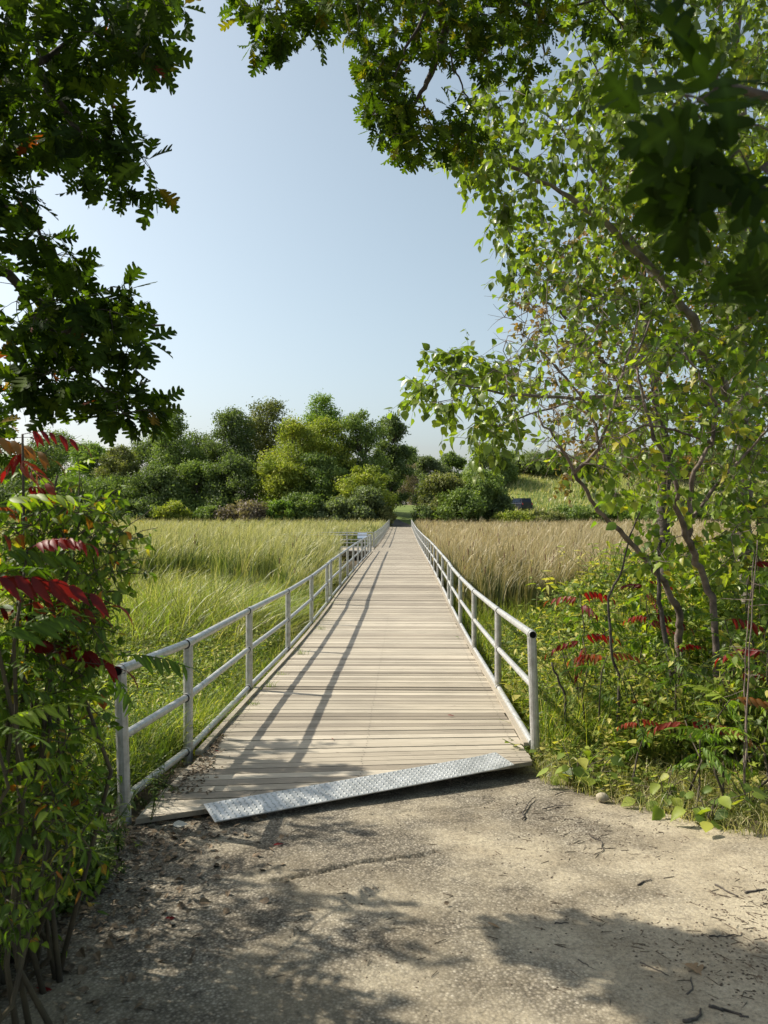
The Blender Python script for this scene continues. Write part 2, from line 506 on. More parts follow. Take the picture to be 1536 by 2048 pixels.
def pathmask(x, y):
    r = np.interp(y, [a for a, b in PR], [b for a, b in PR]) + nz2(x, y) * .12
    l = np.interp(y, [a for a, b in PL], [b for a, b in PL]) + nz2(y, x) * .12
    return (x > l) & (x < r)


C0 = at(540, 1765, 1); C1 = at(1190, 1636, 1)
ca = np.array([-.57, 3.82]); cb = np.array([1.31, 4.78])
cd = (cb - ca) / np.linalg.norm(cb - ca); cn = np.array([-cd[1], cd[0]])


def crackz(x, y):
    t = (x - ca[0]) * cd[0] + (y - ca[1]) * cd[1]
    s = (x - ca[0]) * cn[0] + (y - ca[1]) * cn[1] + .015 * np.sin(t * 9) + .008 * np.sin(t * 31) + .006 * np.sin(t * 83)
    L = np.linalg.norm(cb - ca)
    w = sstep(-.15, .15, t) * (1 - sstep(L * .38, L * .5, t)) + .14 * sstep(L * .3, L * .5, t) * (1 - sstep(L, L * 1.2, t))
    z = .007 * sstep(-.012, .0, s) * np.exp(-np.clip(s, 0, 9) / .25) - .035 * np.exp(-((s - .004) / (.006 + .006 * np.abs(np.sin(t * 13)))) ** 2)
    s2 = s - .62 + .03 * np.sin(t * 5)
    z2 = -.008 * np.exp(-((s2) / .012) ** 2) * sstep(.8, 1.1, t) * (1 - sstep(1.7, 2.1, t))
    return z * w + z2


def PZf(x, y):
    return G(x, y) + crackz(x, y) + .0035 * nz2(x, y, .8)


mb = MB()
grid(mb, np.arange(-2.4, 4.6, .02), np.arange(1.6, 6.5, .012), PZf, pathmask)
grid(mb, np.arange(-5, 9, .25), np.arange(-12, 1.61, .25), lambda x, y: G(x, y), pathmask)
grid(mb, np.arange(4.58, 8.2, .1), np.arange(1.6, 4.0, .1), lambda x, y: G(x, y) + .0, pathmask)
tag(mb.build('path', M['path'], smooth=True), kind='structure')

# far path and lawn
mb = MB()
yy = np.linspace(95.5, 128, 40)
cx = bx(yy) - .35 - sstep(100, 128, yy) * 3.8
hw = 1.6
V = []; Fc = []
for i, y in enumerate(yy):
    V += [(cx[i] - hw, y, float(G(cx[i] - hw, y)) + .03), (cx[i] + hw, y, float(G(cx[i] + hw, y)) + .03)]
for i in range(len(yy) - 1): Fc.append((2 * i, 2 * i + 1, 2 * i + 3, 2 * i + 2))
mb.add(V, Fc); tag(mb.build('far_path', M['farpath']), kind='structure')
mb = MB(); grid(mb, np.linspace(-60, 80, 90), np.linspace(97.5, 190, 60), lambda x, y: G(x, y) + .012)
tag(mb.build('lawn', M['lawn'], smooth=True), kind='structure')

# ------------------------------------------------------------ footbridge
bridge = empty('footbridge', (bx(6), 6, -.1), 'long weathered plank footbridge with grey pipe railings crossing the cattail marsh', 'footbridge')
XL, XR = -1.58, .985


def front(x):      # diagonal near edge of the deck
    a = (-1.42, 4.56); c = (1.2, 5.86)
    return a[1] + (x - a[0]) * (c[1] - a[1]) / (c[0] - a[0])


mb = MB()
yk = []
y = 4.2
while y < 96:
    yk.append(y); y += .138
yk = np.array(yk)
for i in range(len(yk) - 1):
    y0, y1 = yk[i] + .0065, yk[i + 1] - .0065
    
    yc = yk[i]
    if abs(yc - 8.4) < .08: y1 -= .022
    x0, x1 = XL + bx(yc) + rng.normal(0, .006), XR + bx(yc) + rng.normal(0, .006)
    tw, tw2 = [.125 * (1 - sstep(4.5, 8.4, v)) - .0247 * sstep(4.5, 8.4, v) for v in (yk[i], yk[i + 1])]      # fan of the first span
    pts = []
    for (xx, yy_) in ((x0, y0), (x1, y0), (x1, y1), (x0, y1)):
        yv = yy_ + (tw if yy_ == y0 else tw2) * (xx - x0)
        pts.append([xx, yv])
    # clip to diagonal front edge
    n_ = 14 if yc < 6.5 else 1
    xsn = np.linspace(0, 1, n_ + 1)
    rr = rng.random(); r2 = rng.random()
    e = rng.normal(0, .0016)
    top = []; bot = []
    for u in xsn:
        xa = pts[0][0] + (pts[1][0] - pts[0][0]) * u
        ya = pts[0][1] + (pts[1][1] - pts[0][1]) * u; yb = pts[3][1] + (pts[2][1] - pts[3][1]) * u
        fy = front(xa)
        top.append((xa, max(ya, fy), max(yb, fy)))
    for k in range(n_):
        A_, B_ = top[k], top[k + 1]
        if A_[2] - A_[1] < 1e-4 and B_[2] - B_[1] < 1e-4: continue
        z = [float(dz(v)) + e for v in (A_[1], B_[1], B_[2], A_[2])]
        q = [(A_[0], A_[1]), (B_[0], B_[1]), (B_[0], B_[2]), (A_[0], A_[2])]
        V = [(q[t][0], q[t][1], z[t]) for t in range(4)] + [(q[t][0], q[t][1], z[t] - .03) for t in range(4)]
        Fs = [(0, 1, 2, 3), (7, 6, 5, 4), (0, 4, 5, 1), (2, 6, 7, 3)]
        if k == 0: Fs.append((0, 3, 7, 4))
        if k == n_ - 1: Fs.append((1, 5, 6, 2))
        mb.add(V, Fs, (rr, r2, rng.random()))
hx = np.arange(6) * math.pi / 3
for i in range(len(yk) - 1):
    if yk[i] > 16: break
    for xo_ in (-1.5, -.3, .9):
        for q_ in (.035, .10):
            tw_ = .125 * (1 - sstep(4.5, 8.4, yk[i])) - .0247 * sstep(4.5, 8.4, yk[i])
            x_ = xo_ + bx(yk[i]) + rng.normal(0, .006); y_ = yk[i] + q_ + tw_ * (x_ - XL - bx(yk[i]))
            if y_ < front(x_) + .03: continue
            mb.add(np.stack([x_ + .0055 * np.cos(hx), y_ + .0055 * np.sin(hx), np.full(6, float(dz(y_)) + .0045)], 1), [tuple(range(6))], (.5, .5, .5), 1)
mb.build('deck_planks', [M['wood'], M['rubber']], bridge)

mb = MB()
yj = np.array([4.75, 6.2] + list(np.linspace(8, 96, 40)))
for off_, ys_ in ((-1.5, 5.0), (-.3, 5.6), (.9, 6.1)):
    yq = np.concatenate([[ys_], yj[yj > ys_ + .3]])
    for a, b in zip(yq[:-1], yq[1:]):
        za, zb = float(dz(a)) - .04, float(dz(b)) - .04
        V = []
        for (yy_, zz) in ((a, za), (b, zb)):
            for (dx, dd) in ((-.04, 0), (.04, 0), (.04, -.22), (-.04, -.22)):
                V.append((off_ + bx(yy_) + dx, yy_, zz + dd))
        mb.add(V, [(0, 1, 5, 4), (1, 2, 6, 5), (2, 3, 7, 6), (3, 0, 4, 7), (0, 3, 2, 1), (4, 5, 6, 7)], (.1, .5, .5))
mb.build('joist', M['wood'], bridge)

for side, yA, yB in ((-1, 0, 40.2), (-1, 45.2, 99), (1, 0, 99)):
    mb = MB()
    xo = XL - .02 if side < 0 else XR + .02
    y0 = 6.25 if side > 0 else 6.0
    yq = np.concatenate([[y0], yj[yj > 7.5]]); yq = yq[(yq >= yA) & (yq <= yB)]
    for a, b in zip(yq[:-1], yq[1:]):
        V = []
        for yy_ in (a + .004, b - .004):
            zz = float(dz(yy_))
            for (dx, dd) in ((-.024, .030), (.024, .030), (.024, .002), (-.024, .002)):
                V.append((xo - side * .0 + bx(yy_) + dx, yy_, zz + dd))
        mb.add(V, [(0, 1, 5, 4), (1, 2, 6, 5), (2, 3, 7, 6), (3, 0, 4, 7), (0, 3, 2, 1), (4, 5, 6, 7)], (rng.uniform(0, .6), rng.random(), .5))
    mb.build('kerb_board', M['wood'], bridge)

HT = (.03, .45, .87)


def rail_set(posts, name_label, end_near=True, first=None):
    """posts: list of (x,y,deck z); first: overrides for rail heights at the first post"""
    P = np.array(posts)
    mb = MB()

    def line(h, r, ov, mbx, openend):
        pts = P.copy(); pts[:, 2] += h
        if ov is not None: pts[0, 2] = ov
        q = pts.copy()
        if openend:
            d = nrm(pts[0] - pts[1]); q[0] = pts[0] + d * .05
        mbx.tube(q, r, 12, cap=not openend)
        if openend:
            mbx.tube([q[0] - d * .0, q[0] + d * .0015], [r * .86, r * .86], 12, mi=1)  # black end disc stands in for the dark inside of the pipe
            mbx.tube([q[0] - d * .004, q[0] - d * .003], [r, r], 12)
        for i in range(len(pts)):      # tee sleeves and dark joint rings
            if P[i][1] > 40: break
            d0 = nrm(pts[min(i + 1, len(pts) - 1)] - pts[max(i - 1, 0)])
            if i == 0: d0 = nrm(pts[1] - pts[0])
            a = pts[i] - d0 * (.075 if i else 0); b = pts[i] + d0 * .075
            if not (i == 0 and h > 0 and not openend): mbx.tube([a, b], [r * 1.17] * 2, 12)
            if i and i < 9:
                mbx.tube([a - d0 * .008, a + d0 * .002], [r * 1.24] * 2, 12, mi=2)
    fo = first or (None, None, None)
    line(HT[2], .031, fo[2], mb, end_near)
    top = mb.build('railing', [M['metal'], M['black'], M['rubber']], bridge, smooth=False)
    top['label'] = name_label
    for k, nm in ((1, 'middle_rail'), (0, 'bottom_rail')):
        mb = MB(); line(HT[k], .027, fo[k], mb, False)
        mb.build(nm, [M['metal'], M['black'], M['rubber']], top)
    for i, p_ in enumerate(posts):
        mb = MB()
        b0 = -.09 if i else -.16
        hz = HT[2] - .02
        if i == 0 and fo[2] is not None: hz = fo[2] - p_[2] - .02
        lean = (.02 if i == 0 and p_[1] < 7 else 0)
        mb.tube([(p_[0] + lean * 1.6, p_[1], p_[2] + b0), (p_[0] - lean * .1, p_[1], p_[2] + hz)], [.037, .037], 14)
        o = mb.build('post', M['metal'], top)
    return top


def smoothshade():
    pass


LX, RX = -1.69, 1.045
ly = [4.6, 6.05, 8.45, 11.3, 14.2, 17.1, 18.0] + list(np.arange(20.7, 40.5, 2.72))
lp = [(LX + bx(v), v, float(dz(v))) for v in ly] + [(LX + bx(40.6), 40.6, float(dz(40.6)))]
lp = [p_ for i, p_ in enumerate(lp) if i == len(lp) - 1 or p_[1] < 39.9]
rail_set(lp, 'near stretch of pipe railing along the left side of the planks', True, (.17, .55, .955))
ly2 = list(np.arange(45.2, 95.5, 2.72)) + [95.6]
rail_set([(LX + bx(v), v, float(dz(v))) for v in ly2], 'far stretch of pipe railing beyond the side platform', False)
ry = [6.23, 8.45, 11.3, 14.0, 16.5, 17.6] + list(np.arange(20.3, 95.5, 2.75)) + [95.6]
rail_set([(RX + bx(v), v, float(dz(v))) for v in ry], 'unbroken pipe railing along the right side of the planks', True, (.03, .50, .91))

# side platform
zp = float(dz(43)) - .005
mb = MB()
for i in range(32):
    y0 = 40.7 + i * .142
    mb.box((LX + bx(43) - 4.6, y0 + .004, zp - .036), (LX + bx(43) + .055, y0 + .138, zp - .002), (rng.random(), rng.random(), .5))
mb.box((LX + bx(43) - 4.5, 40.8, zp - .25), (LX + bx(43) - .1, 40.88, zp - .038), (.1, .5, .5))
mb.box((LX + bx(43) - 4.5, 45.0, zp - .25), (LX + bx(43) - .1, 45.08, zp - .038), (.1, .5, .5))
mb.build('side_platform', M['wood'], bridge)
for yv, nm in ((40.6, 'near railing of the side platform'), (45.2, 'far railing of the side platform')):
    rail_set([(LX + bx(yv) - k, yv, zp) for k in (.06, 1.6, 3.2, 4.7)], nm, False)
rail_set([(LX + bx(43) - 4.75, v, zp) for v in (40.6, 42.9, 45.2)], 'end railing of the side platform', False)

# information sign on the platform
sg = empty('information_sign', (LX + bx(44) - .45, 43.2, zp), 'pale tilted information panel on a dark post on the side platform', 'sign')
mb = MB(); x0 = LX + bx(44) - .62
for dx in (0,):
    mb.box((x0 - .05, 43.2, zp), (x0 + .05, 43.3, zp + .68))
mb.build('post', M['rubber'], sg)
mb = MB()
V = [(x0 - .26, 42.9, zp + .62), (x0 + .26, 42.9, zp + .62), (x0 + .26, 43.3, zp + .9), (x0 - .26, 43.3, zp + .9)]
V = V + [(a, b, c - .03) for a, b, c in V]
mb.add(V, [(0, 1, 2, 3), (7, 6, 5, 4), (0, 4, 5, 1), (1, 5, 6, 2), (2, 6, 7, 3), (3, 7, 4, 0)])
mb.build('panel', simplemat('sign_panel', (.18, .24, .33), .5, 0, 3, (.26, .31, .38)), sg)

# ------------------------------------------------------------ tread plate
def onp(px, py, z):
    d = (EYE - z) * F / (py - 1024)
    return at(px, py, d)


a0 = onp(430, 1643, .080); a1 = onp(1028, 1531, .022)
ax = nrm(a1 - a0); L = np.linalg.norm(a1 - a0)
ln = np.array([-ax[1], ax[0], 0.0]); ln = nrm(ln)
wv = ln * .215 + np.array([0, 0, .034])
upv = nrm(np.cross(ax, wv))
mb = MB()
q = [a0, a1, a1 + wv, a0 + wv]
# small bend along its length
n_ = 16
top = []; Vt = []
for i in range(n_ + 1):
    t = i / n_; sag = -.003 * math.sin(math.pi * t) + .012 * (t > .93) * (t - .93) * 10
    p0 = a0 + ax * L * t + upv * sag
    Vt += [p0, p0 + wv, p0 - upv * .007, p0 + wv - upv * .007]
Fs = []
for i in range(n_):
    a = i * 4; b_ = a + 4
    Fs += [(a, b_, b_ + 1, a + 1), (a + 2, a + 3, b_ + 3, b_ + 2), (a, a + 2, b_ + 2, b_), (a + 1, b_ + 1, b_ + 3, a + 3)]
Fs += [(0, 1, 3, 2), (n_ * 4, n_ * 4 + 2, n_ * 4 + 3, n_ * 4 + 1)]
mb.add(Vt, Fs)
w1 = nrm(wv); Wd = np.linalg.norm(wv)
rows, cols = 7, int(L / .038)
for i in range(cols):
    for j in range(rows):
        t = (i + .5) / cols; s_ = (j + .5) / rows
        c = a0 + ax * L * t + w1 * Wd * s_ + upv * (-.003 * math.sin(math.pi * t) + .012 * (t > .93) * (t - .93) * 10)
        an = R(45) if (i + j) % 2 else R(-45)
        u = ax * math.cos(an) + w1 * math.sin(an); v = -ax * math.sin(an) + w1 * math.cos(an)
        mb.add([c + u * .018, c + v * .006, c - u * .018, c - v * .006, c + upv * .006], [(0, 1, 4), (1, 2, 4), (2, 3, 4), (3, 0, 4)])
pl = mb.build('tread_plate', M['plate'])
tag(pl, 'silver diamond tread plate bridging the step from the path to the planks', 'metal plate')


# ------------------------------------------------------------ vegetation generators
def blades(mb, P, H, lean, width, K=3, r=None, bend=1.0, pw=2):
    """grass blades: P (n,3) base, H heights, lean (n,2) horizontal tip offset / H"""
    n = len(P); t = np.linspace(0, 1, K + 1)
    H = np.asarray(H)[:, None]
    off = (t[None] ** pw) * bend
    X = P[:, None, 0] + lean[:, None, 0] * H * off
    Y = P[:, None, 1] + lean[:, None, 1] * H * off
    Ln = np.linalg.norm(lean, axis=1)[:, None]
    Z = P[:, None, 2] + H * (t[None] - .38 * Ln * t[None] ** (pw + .2))
    an = rng.uniform(0, math.pi, n)
    wx = np.cos(an)[:, None] * (np.broadcast_to(width, (n,))[:, None]) * (1 - t[None] ** 1.6 * .93) * .5
    wy = np.sin(an)[:, None] * (np.broadcast_to(width, (n,))[:, None]) * (1 - t[None] ** 1.6 * .93) * .5
    V = np.stack([np.stack([X - wx, Y - wy, Z], -1), np.stack([X + wx, Y + wy, Z], -1)], 2)  # n,K+1,2,3
    b = (np.arange(n) * 2 * (K + 1))[:, None] + (np.arange(K) * 2)[None]
    Fc = np.stack([b, b + 1, b + 3, b + 2], -1).reshape(-1, 4)
    C = np.zeros((n, K + 1, 2, 3))
    C[..., 0] = (rng.random(n) if r is None else r)[:, None, None]
    C[..., 1] = t[None, :, None]
    C[..., 2] = rng.random(n)[:, None, None]
    mb.add(V.reshape(-1, 3), Fc, C.reshape(-1, 3))


def lowf(x, y, s, ph=0):
    return .5 + .25 * np.sin(x * s + 2 * np.sin(y * s * .7 + ph)) + .25 * np.sin(y * s * 1.3 + ph * 2 + np.sin(x * s * 1.7))


def grow(nodes, centres, twigmb, r0=.006, jig=.12, sag=0.0, col=(.5, .5, .5), step=.18, rmin=.0015):
    """attach every centre to the nearest skeleton node by a crooked twig; returns list of (centre, direction)"""
    nodes = [np.array(n, float) for n in nodes]
    N = np.array(nodes); C = np.array(centres, float)
    d = np.min(np.linalg.norm(C[:, None] - N[None], axis=2), axis=1)
    res = []
    for ci in np.argsort(d):
        c = C[ci]
        dd = np.linalg.norm(N - c, axis=1); k = int(np.argmin(dd)); Ld = dd[k]
        m = max(2, int(Ld / step) + 1)
        t = np.linspace(0, 1, m + 1)
        P = N[k] + (c - N[k]) * t[:, None]
        j = rng.normal(0, jig * Ld / max(m, 2) ** .5, (m + 1, 3)); j[0] = 0; j[-1] *= .3
        P = P + j * np.sin(np.clip(t, 0, 1) * 2.2)[:, None]
        P[:, 2] -= sag * Ld * np.sin(t * math.pi)
        rr = np.clip(r0 * (Ld / .8) ** .6, rmin * 1.5, r0 * 1.8)
        twigmb.tube(P, np.linspace(rr, rmin, m + 1), 5, col, cap=False)
        res.append((P[-1], nrm(P[-1] - P[-2])))
        N = np.vstack([N, P[1:]])
    return res


def sprays(tips, twigmb, m=(3, 5), length=.3, perleaf=6, droop=.4, whorl=False, rmin=.0012, fwd=.5):
    """small twiglets with leaf anchors; returns pos, axis, normal"""
    P = []; A = []; N = []
    for c, d in tips:
        for _ in range(rng.integers(m[0], m[1] + 1)):
            dr = nrm(d * fwd + rng.normal(0, .55, 3) + np.array([0, 0, -droop * .25]))
            Lt = length * rng.uniform(.5, 1.15)
            t = np.linspace(0, 1, 4)
            Q = c + dr * Lt * t[:, None] + np.array([0, 0, -1]) * (droop * Lt * .35) * (t ** 2)[:, None] + rng.normal(0, .02 * Lt, (4, 3))
            Q[0] = c
            twigmb.tube(Q, np.linspace(rmin * 2, rmin * .8, 4), 4, cap=False)
            td = nrm(Q[-1] - Q[-2])
            if whorl:
                k = perleaf
                s1 = nrm(np.cross(td, rng.normal(0, 1, 3))); s2 = np.cross(td, s1)
                for i in range(k):
                    a = 2 * math.pi * (i + rng.uniform(-.3, .3)) / k
                    rad = s1 * math.cos(a) + s2 * math.sin(a)
                    tt = rng.uniform(.75, 1.0) if i < k * .7 else rng.uniform(.3, .8)
                    p_ = Q[0] + (Q[-1] - Q[0]) * tt
                    ax_ = nrm(rad * .9 + td * .55 + np.array([0, 0, -droop * .5]))
                    P.append(p_); A.append(ax_); N.append(nrm(np.array([0, 0, 1.0]) + td * .8 + rng.normal(0, .35, 3)))
            else:
                for i in range(perleaf):
                    tt = (i + rng.uniform(.2, 1)) / perleaf
                    p_ = Q[0] + (Q[-1] - Q[0]) * tt
                    sd = nrm(np.cross(td, rng.normal(0, 1, 3)))
                    P.append(p_); A.append(nrm(sd * .9 + td * .4 + np.array([0, 0, -droop]))); N.append(nrm(np.array([0, 0, 1.0]) + rng.normal(0, .5, 3)))
    return np.array(P), np.array(A), np.array(N)


def put_leaves(mb, tmpls, P, A, N, size, rfun=None):
    if len(P) == 0: return
    k = rng.integers(0, len(tmpls), len(P))
    sc = size * rng.uniform(.65, 1.2, len(P))
    r = rng.random(len(P)) if rfun is None else rfun(P)
    for i, t in enumerate(tmpls):
        q = k == i
        scatter(mb, t, P[q], A[q], N[q], sc[q], r[q])


def inpoly(x, y, poly):
    c = np.zeros(len(x), bool); n = len(poly)
    for i in range(n):
        x0, y0 = poly[i]; x1, y1 = poly[(i + 1) % n]
        k = ((y0 > y) != (y1 > y)) & (x < (x1 - x0) * (y - y0) / (y1 - y0 + 1e-9) + x0)
        c ^= k
    return c


def poly_centres(poly, n, d0, d1, mind=26):
    xs_ = [p_[0] for p_ in poly]; ys_ = [p_[1] for p_ in poly]
    out_ = []; tries = 0
    while len(out_) < n and tries < n * 60:
        tries += 1
        x = rng.uniform(min(xs_), max(xs_)); y = rng.uniform(min(ys_), max(ys_))
        if not inpoly(np.array([x]), np.array([y]), poly)[0]: continue
        if any((x - a) ** 2 + (y - b) ** 2 < mind * mind for a, b, _ in out_): continue
        out_.append((x, y, rng.uniform(d0, d1)))
    return [at(*o) for o in out_]


# ------------------------------------------------------------ far tree line
FARMAT = {}
def farmat(k):
    pal = {  # palettes lightened a little in place of distance haze
        'mid': [(0, (0.081, 0.121, 0.037)), (.5, (0.144, 0.201, 0.060)), (1, (0.253, 0.310, 0.092))],
        'dark': [(0, (0.063, 0.092, 0.039)), (.5, (0.115, 0.155, 0.060)), (1, (0.196, 0.241, 0.092))],
        'olive': [(0, (0.092, 0.109, 0.040)), (.5, (0.161, 0.178, 0.063)), (1, (0.276, 0.265, 0.103))],
        'yellow': [(0, (0.115, 0.149, 0.029)), (.5, (0.230, 0.276, 0.046)), (1, (0.391, 0.391, 0.081))],
        'bright': [(0, (0.081, 0.138, 0.029)), (.5, (0.149, 0.230, 0.046)), (1, (0.265, 0.345, 0.075))],
        'grey': [(0, (0.092, 0.115, 0.057)), (.5, (0.161, 0.196, 0.092)), (1, (0.265, 0.310, 0.161))],
        'brown': [(0, (0.103, 0.081, 0.063)), (.5, (0.184, 0.149, 0.115)), (1, (0.287, 0.230, 0.196))],
        'red': [(0, (0.103, 0.057, 0.046)), (.5, (0.184, 0.103, 0.081)), (1, (0.265, 0.184, 0.115))],
    }
    if k not in FARMAT: FARMAT[k] = leafmat('far_foliage_' + k, pal[k], trans=.3, tcol=(1.5, 1.7, .5), rough=.6, spec=.25)
    return FARMAT[k]


def far_tree(px, top, wpx, d, kind, label, base=None, shape=1.0, dens=1.0, name='tree', cat='tree', leaf=.34, low=.12, nl=None, group='trees and shrubs along the far shore', lobes=None):
    reseed(label)
    x = (px - 768) / F * d
    zb = float(G(x, d)) if base is None else base
    zt = EYE - (top - 1024) * d / F
    H = zt - zb; w = wpx / F * d / 2
    root = empty(name, (x, d, zb), label, cat, group)
    tb = MB()
    crown = MB()
    nlobes = lobes or max(20, int(24 + H * 3.2))
    cs = []; rs = []
    for i in range(nlobes):
        for _ in range(30):
            u = 1 - (1 - low) * rng.random() ** 1.1
            prof = math.sin(math.pi * min(1, (.18 + .82 * u) ** (1.25 / shape))) ** .55 if u < 1 else 0
            prof = max(prof, .5)
            a = rng.uniform(0, 2 * math.pi); rad = w * prof * math.sqrt(rng.uniform(.05, 1)) * .85
            c = np.array([x + rad * math.cos(a), d + rad * math.sin(a) * .9, zb + H * u])
            r_ = w * rng.uniform(.15, .38) * (1.1 - .25 * u)
            if c[2] + r_ * .8 <= zt * 1.0 and c[2] - r_ * .8 > zb - .2: break
        else:
            c[2] = zt - r_ * .85
        cs.append(c); rs.append(r_)
    cs = np.array(cs); rs = np.array(rs)
    # a few lobes right at the top
    cs[0] = (x + rng.uniform(-.15, .15) * w, d, zt - rs[0] * .85)
    trunk_top = zb + H * .72
    r0 = max(.05, H * .016)
    tp = np.array([[x + rng.normal(0, .012 * H) * t, d, zb - .2 + (trunk_top - zb) * t] for t in np.linspace(0, 1, 6)])
    tb.tube(tp, np.linspace(r0, r0 * .35, 6), 7)
    for c in cs:
        k = min(5, max(1, int((c[2] - zb) / (trunk_top - zb) * 5) - 1))
        mid = (tp[k] + c) / 2 + np.array([0, 0, -.04 * H]) + rng.normal(0, .02 * H, 3)
        tb.tube([tp[k], mid, c], [r0 * .4, r0 * .25, r0 * .08], 5, cap=False)
    n = int((nl or 10000) * 2.2 * dens)
    pr = rs ** 2; k = rng.choice(len(cs), n, p=pr / pr.sum())
    dirs = nrm(rng.normal(0, 1, (n, 3)))
    rad = rs[k] * (rng.uniform(.35, 1, n) ** .5) * (1 + .30 * rng.normal(0, 1, n)) * (1 + .25 * np.sin(dirs[:, 0] * 5 + k) * np.sin(dirs[:, 2] * 6 + k * 2))
    P = cs[k] + dirs * rad[:, None] * np.array([1, 1, .82])
    A = nrm(rng.normal(0, 1, (n, 3)) + np.array([0, 0, -.4])); Nn = nrm(dirs + rng.normal(0, .6, (n, 3)))
    sc = leaf * rng.uniform(.5, 1.2, n)
    ok = P[:, 2] > zb - .1
    P, A, Nn, sc = P[ok], A[ok], Nn[ok], sc[ok]
    r = np.clip(.15 + .25 * np.sin(k[ok] * 2.3) + rng.random(len(P)) * .75, 0, 1)
    scatter(crown, QUADLEAF[0], P, A, Nn, sc, r)
    tb.build('trunk', M['graybark'] if kind in ('grey', 'brown') else M['bark'], root)
    crown.build('crown', farmat(kind), root)
    return root


FT = [
    (20, 905, 150, 128, 'mid', 'green tree showing just above the red leaves at the left edge', {}),
    (105, 858, 120, 132, 'mid', 'rounded mid green tree, the leftmost crown clear above the sumac', {}),
    (182, 882, 100, 126, 'bright', 'paler green low tree next to the leftmost rounded crown', {}),
    (238, 890, 100, 112, 'olive', 'brownish olive tree low in the tree line behind the sumac tips', {}),
    (300, 868, 120, 126, 'dark', 'dark tree directly below the tip of the lowest oak branch', {}),
    (345, 818, 110, 114, 'mid', 'tall open green tree with knobbly crown left of the dark pair', dict(shape=1.1)),
    (405, 862, 110, 120, 'dark', 'dark green tree filling the dip between two taller crowns', {}),
    (462, 812, 110, 116, 'dark', 'tall dark grey green tree beside the feathery olive crown', dict(shape=1.2)),
    (530, 797, 120, 120, 'olive', 'tall tree with a feathery olive brown top', dict(shape=1.3)),
    (640, 783, 96, 128, 'bright', 'bright green tree rising highest behind the yellowish tree', dict(shape=1.0)),
    (585, 836, 130, 108, 'yellow', 'yellow green tree with loose golden crown left of the deep green domes', dict(nl=11000)),
    (655, 832, 110, 112, 'yellow', 'golden topped tree between the yellow green crown and the deep green dome', {}),
    (722, 818, 110, 114, 'mid', 'deep green dome shaped tree right of the golden topped tree', dict(nl=11000)),
    (783, 826, 80, 120, 'dark', 'dark open tree at the right end of the tall group', dict(shape=1.2)),
    (812, 892, 60, 160, 'mid', 'slender green tree directly above the far end of the bridge', {}),
    (560, 915, 110, 103, 'yellow', 'low yellow green crown hanging over the marsh edge', dict(low=.02)),
    (640, 905, 110, 104, 'mid', 'green tree low between the yellow tree and the round bush', dict(low=.0)),
    (470, 905, 120, 106, 'dark', 'dark low tree behind the reddish shrub', dict(low=.0)),
    (395, 920, 110, 107, 'mid', 'green low tree with pale bare stems behind the yellow shrub', dict(low=.0)),
    (320, 930, 110, 106, 'dark', 'shadowy low tree at the marsh edge right of the sumac', dict(low=.0)),
    (235, 950, 130, 108, 'mid', 'low green tree half hidden by the sumac leaflets', dict(low=.0)),
    (130, 950, 150, 110, 'mid', 'low green tree behind the middle of the sumac thicket', dict(low=.0)),
    (20, 960, 150, 108, 'dark', 'low dark tree behind the left edge of the sumac thicket', dict(low=.0)),
    (862, 912, 70, 124, 'grey', 'small greyish tree right of the gap above the path', {}),
    (905, 903, 60, 128, 'mid', 'small pointed green tree behind the olive bushes', {}),
    (985, 884, 100, 122, 'mid', 'broad green tree behind the willow bushes on the right shore', {}),
    (1055, 905, 110, 130, 'grey', 'pale green tree above the parked vehicle', {}),
    (1130, 912, 120, 128, 'mid', 'green tree showing between the bare twigs above the dry slope', {}),
    (1220, 900, 140, 132, 'bright', 'bright green tree behind the crooked grey stems', {}),
    (1330, 900, 150, 126, 'mid', 'green tree far behind the twisted brown stems', {}),
    (1450, 890, 160, 130, 'dark', 'dark tree far behind the trunks on the right', {}),
    (1560, 890, 160, 128, 'mid', 'green tree far behind the right edge', {}),
]
for px, top, w_, d, kind, lab, kw in FT:
    far_tree(px, top, w_ * 1.12, d, kind, lab, **kw)
